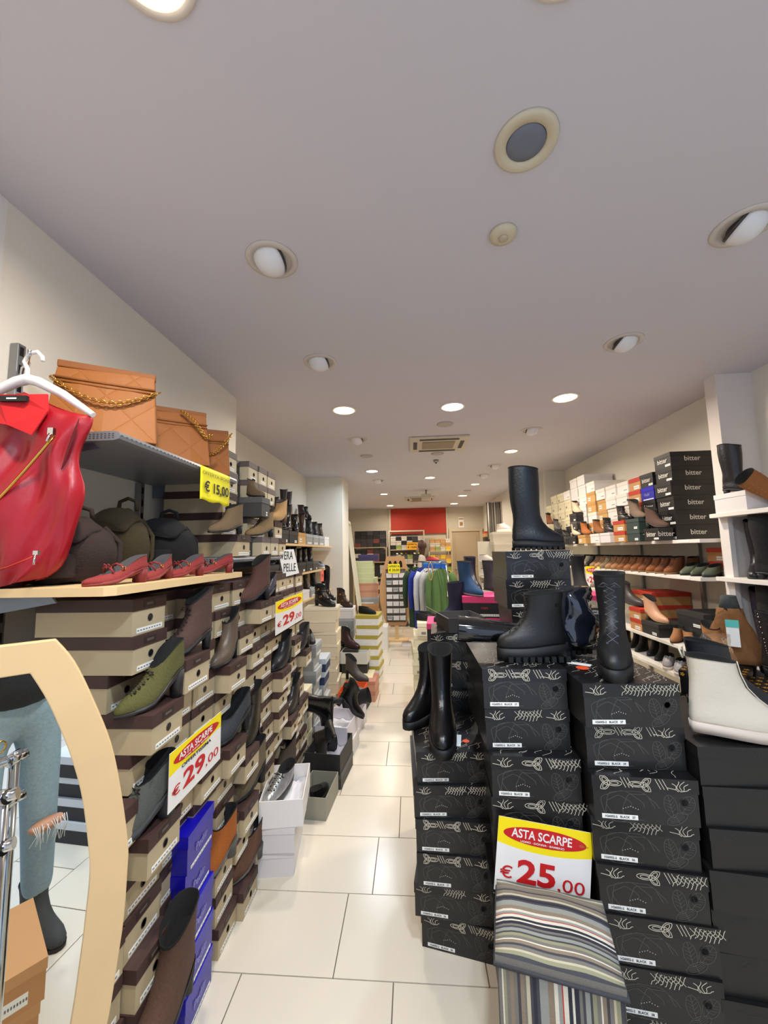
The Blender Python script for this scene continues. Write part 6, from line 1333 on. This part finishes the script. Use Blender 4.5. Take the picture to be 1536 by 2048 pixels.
# the woman at the back
def woman():
    t = thing('person', 'woman with long brown hair in a pale grey jacket standing far back in the shop', 'person', (0, 0, 0)); X, Y = .20, 8.1; S = 1.0
    P = {'pelvis': (X, Y, .92), 'waist': (X, Y, 1.06), 'chest': (X, Y, 1.25), 'neck': (X, Y, 1.43), 'headb': (X-.01, Y, 1.50), 'hipL': (X, Y-.085, .88), 'hipR': (X, Y+.085, .88), 'kneeL': (X-.02, Y-.09, .48), 'kneeR': (X-.01, Y+.09, .48), 'ankL': (X+.02, Y-.09, .08), 'ankR': (X+.02, Y+.1, .08), 'shL': (X, Y-.16, 1.36), 'shR': (X, Y+.16, 1.36), 'elL': (X-.05, Y-.2, 1.1), 'elR': (X-.06, Y+.2, 1.1), 'wrL': (X-.24, Y-.14, 1.06), 'wrR': (X-.25, Y+.14, 1.06)}
    N = list(P); E_ = [('pelvis', 'waist'), ('waist', 'chest'), ('chest', 'neck'), ('neck', 'headb'), ('pelvis', 'hipL'), ('pelvis', 'hipR'), ('hipL', 'kneeL'), ('hipR', 'kneeR'), ('kneeL', 'ankL'), ('kneeR', 'ankR'), ('chest', 'shL'), ('chest', 'shR'), ('shL', 'elL'), ('shR', 'elR'), ('elL', 'wrL'), ('elR', 'wrR')]
    rad = {'pelvis': (.10, .12), 'waist': (.085, .10), 'chest': (.09, .12), 'neck': .045, 'headb': .045, 'hipL': .078, 'hipR': .078, 'kneeL': .052, 'kneeR': .052, 'ankL': .034, 'ankR': .034, 'shL': .045, 'shR': .045, 'elL': .036, 'elR': .036, 'wrL': .024, 'wrR': .024}
    skin_body('body', [P[k] for k in N], [(N.index(a), N.index(c)) for a, c in E_], [rad[k] for k in N], SKIN, t)
    J = ['pelvis', 'waist', 'chest', 'neck', 'shL', 'shR', 'elL', 'elR', 'wrL', 'wrR']; ed = [('pelvis', 'waist'), ('waist', 'chest'), ('chest', 'neck'), ('chest', 'shL'), ('chest', 'shR'), ('shL', 'elL'), ('shR', 'elR'), ('elL', 'wrL'), ('elR', 'wrR')]
    skin_body('jacket', [P[k] for k in J], [(J.index(a), J.index(c)) for a, c in ed], [{'pelvis': .14, 'waist': .13, 'chest': .14, 'neck': .06}.get(k, .068 if k[:2] == 'sh' else (.058 if k[:2] == 'el' else .042)) for k in J], mat('pale_grey_jacket', (196, 188, 182), .9, bump=.2), t)
    L = ['pelvis', 'hipL', 'hipR', 'kneeL', 'kneeR', 'ankL', 'ankR']; ed = [('pelvis', 'hipL'), ('pelvis', 'hipR'), ('hipL', 'kneeL'), ('hipR', 'kneeR'), ('kneeL', 'ankL'), ('kneeR', 'ankR')]
    skin_body('trousers', [P[k] for k in L], [(L.index(a), L.index(c)) for a, c in ed], [.13, .09, .09, .065, .065, .045, .045], mat('dark_trousers', (40, 42, 50), .9), t)
    hand(t, P['wrL'], (-1, .1, -.1), (0, 0, 1), 1, SKIN); hand(t, P['wrR'], (-1, -.1, -.1), (0, 0, 1), -1, SKIN)
    head(t, (X-.02, Y, 1.60), (-1, .3, 0), mat('chestnut_hair', (66, 40, 28), .5, bump=.4, bscale=100), True)
    Q = shoe_parts('low', 0, .012, 0, None, None, .02, None)
    for k in ('ankL', 'ankR'):
        for nm in ('upper', 'sole'): link('shoe' if nm == 'upper' else 'shoe_sole', Q[nm].mesh('w_'+nm, [DB, STEEL] if nm == 'upper' else BLK), None, t, (P[k][0]-.06, P[k][1], 0), R(-90))
woman()

# ------------------------------------------------------------------ beyond 300 shoe boxes, the ones that show least become one object
def merge_least_seen(limit=300):
    ids = [161, 162, 163, 165, 168, 172, 173, 174, 178, 180, 185, 186, 187, 188, 189, 190, 191, 192, 193, 194, 195, 196, 203, 204, 219, 227, 228, 232, 236, 237, 238, 239, 240, 242, 244, 245, 246, 247, 248, 249, 251, 260, 261, 265, 266, 267, 270, 271, 272, 275, 276, 280, 281, 285, 286, 291, 292, 293, 294, 296, 298, 299, 300, 301, 302, 304, 305, 306, 307, 308, 309, 310, 311, 312, 313, 314, 315, 316, 317, 318, 319, 320, 321, 322, 323, 324, 325, 326, 327, 336, 338, 339, 340, 341, 342, 343, 344, 345, 347, 353, 355, 357, 358, 359, 361, 362, 363, 364, 366, 370, 371, 372, 373, 374, 375, 376, 378, 379, 380, 382, 383, 384, 385, 386, 387, 388, 389, 392, 397, 398, 399, 400, 401, 404, 407, 408, 409, 410, 411, 412, 413, 417, 418, 419, 420, 426, 430, 437, 438, 439, 440, 441, 443, 450, 451, 452, 453, 454, 456, 457, 458, 461, 462, 463, 464]     # serial numbers of the boxes that show least
    bpy.context.view_layer.update(); rest = [bpy.data.objects['shoe_box.%03d' % i] for i in ids]
    old = bpy.data.objects['background_shoe_boxes']; b = MB(); mats = []
    def take(o):
        me = o.data; mw = o.matrix_world; ids = []
        for m in me.materials:
            if m not in mats: mats.append(m)
            ids.append(mats.index(m))
        k = len(b.v); b.v += [tuple(mw @ v.co) for v in me.vertices]
        for p in me.polygons: b.f.append([i+k for i in p.vertices]); b.m.append(ids[p.material_index] if ids else 0); b.sm.append(False)
    take(old); bpy.data.objects.remove(old)
    kids = {}
    for o in SC.objects:
        if o.parent: kids.setdefault(o.parent.name, []).append(o)
    gone = []
    for o in rest:
        sub = []
        for c in kids.get(o.name, []): sub.append(c); sub += kids.get(c.name, [])
        for c in sub: take(c)
        gone += sub+[o]
    bpy.data.batch_remove(gone)
    tag(b.obj('background_shoe_boxes', mats), 'the many remaining small or mostly hidden shoe boxes in stacks and back shelving', 'shoe boxes', None, 'stuff')
merge_least_seen()
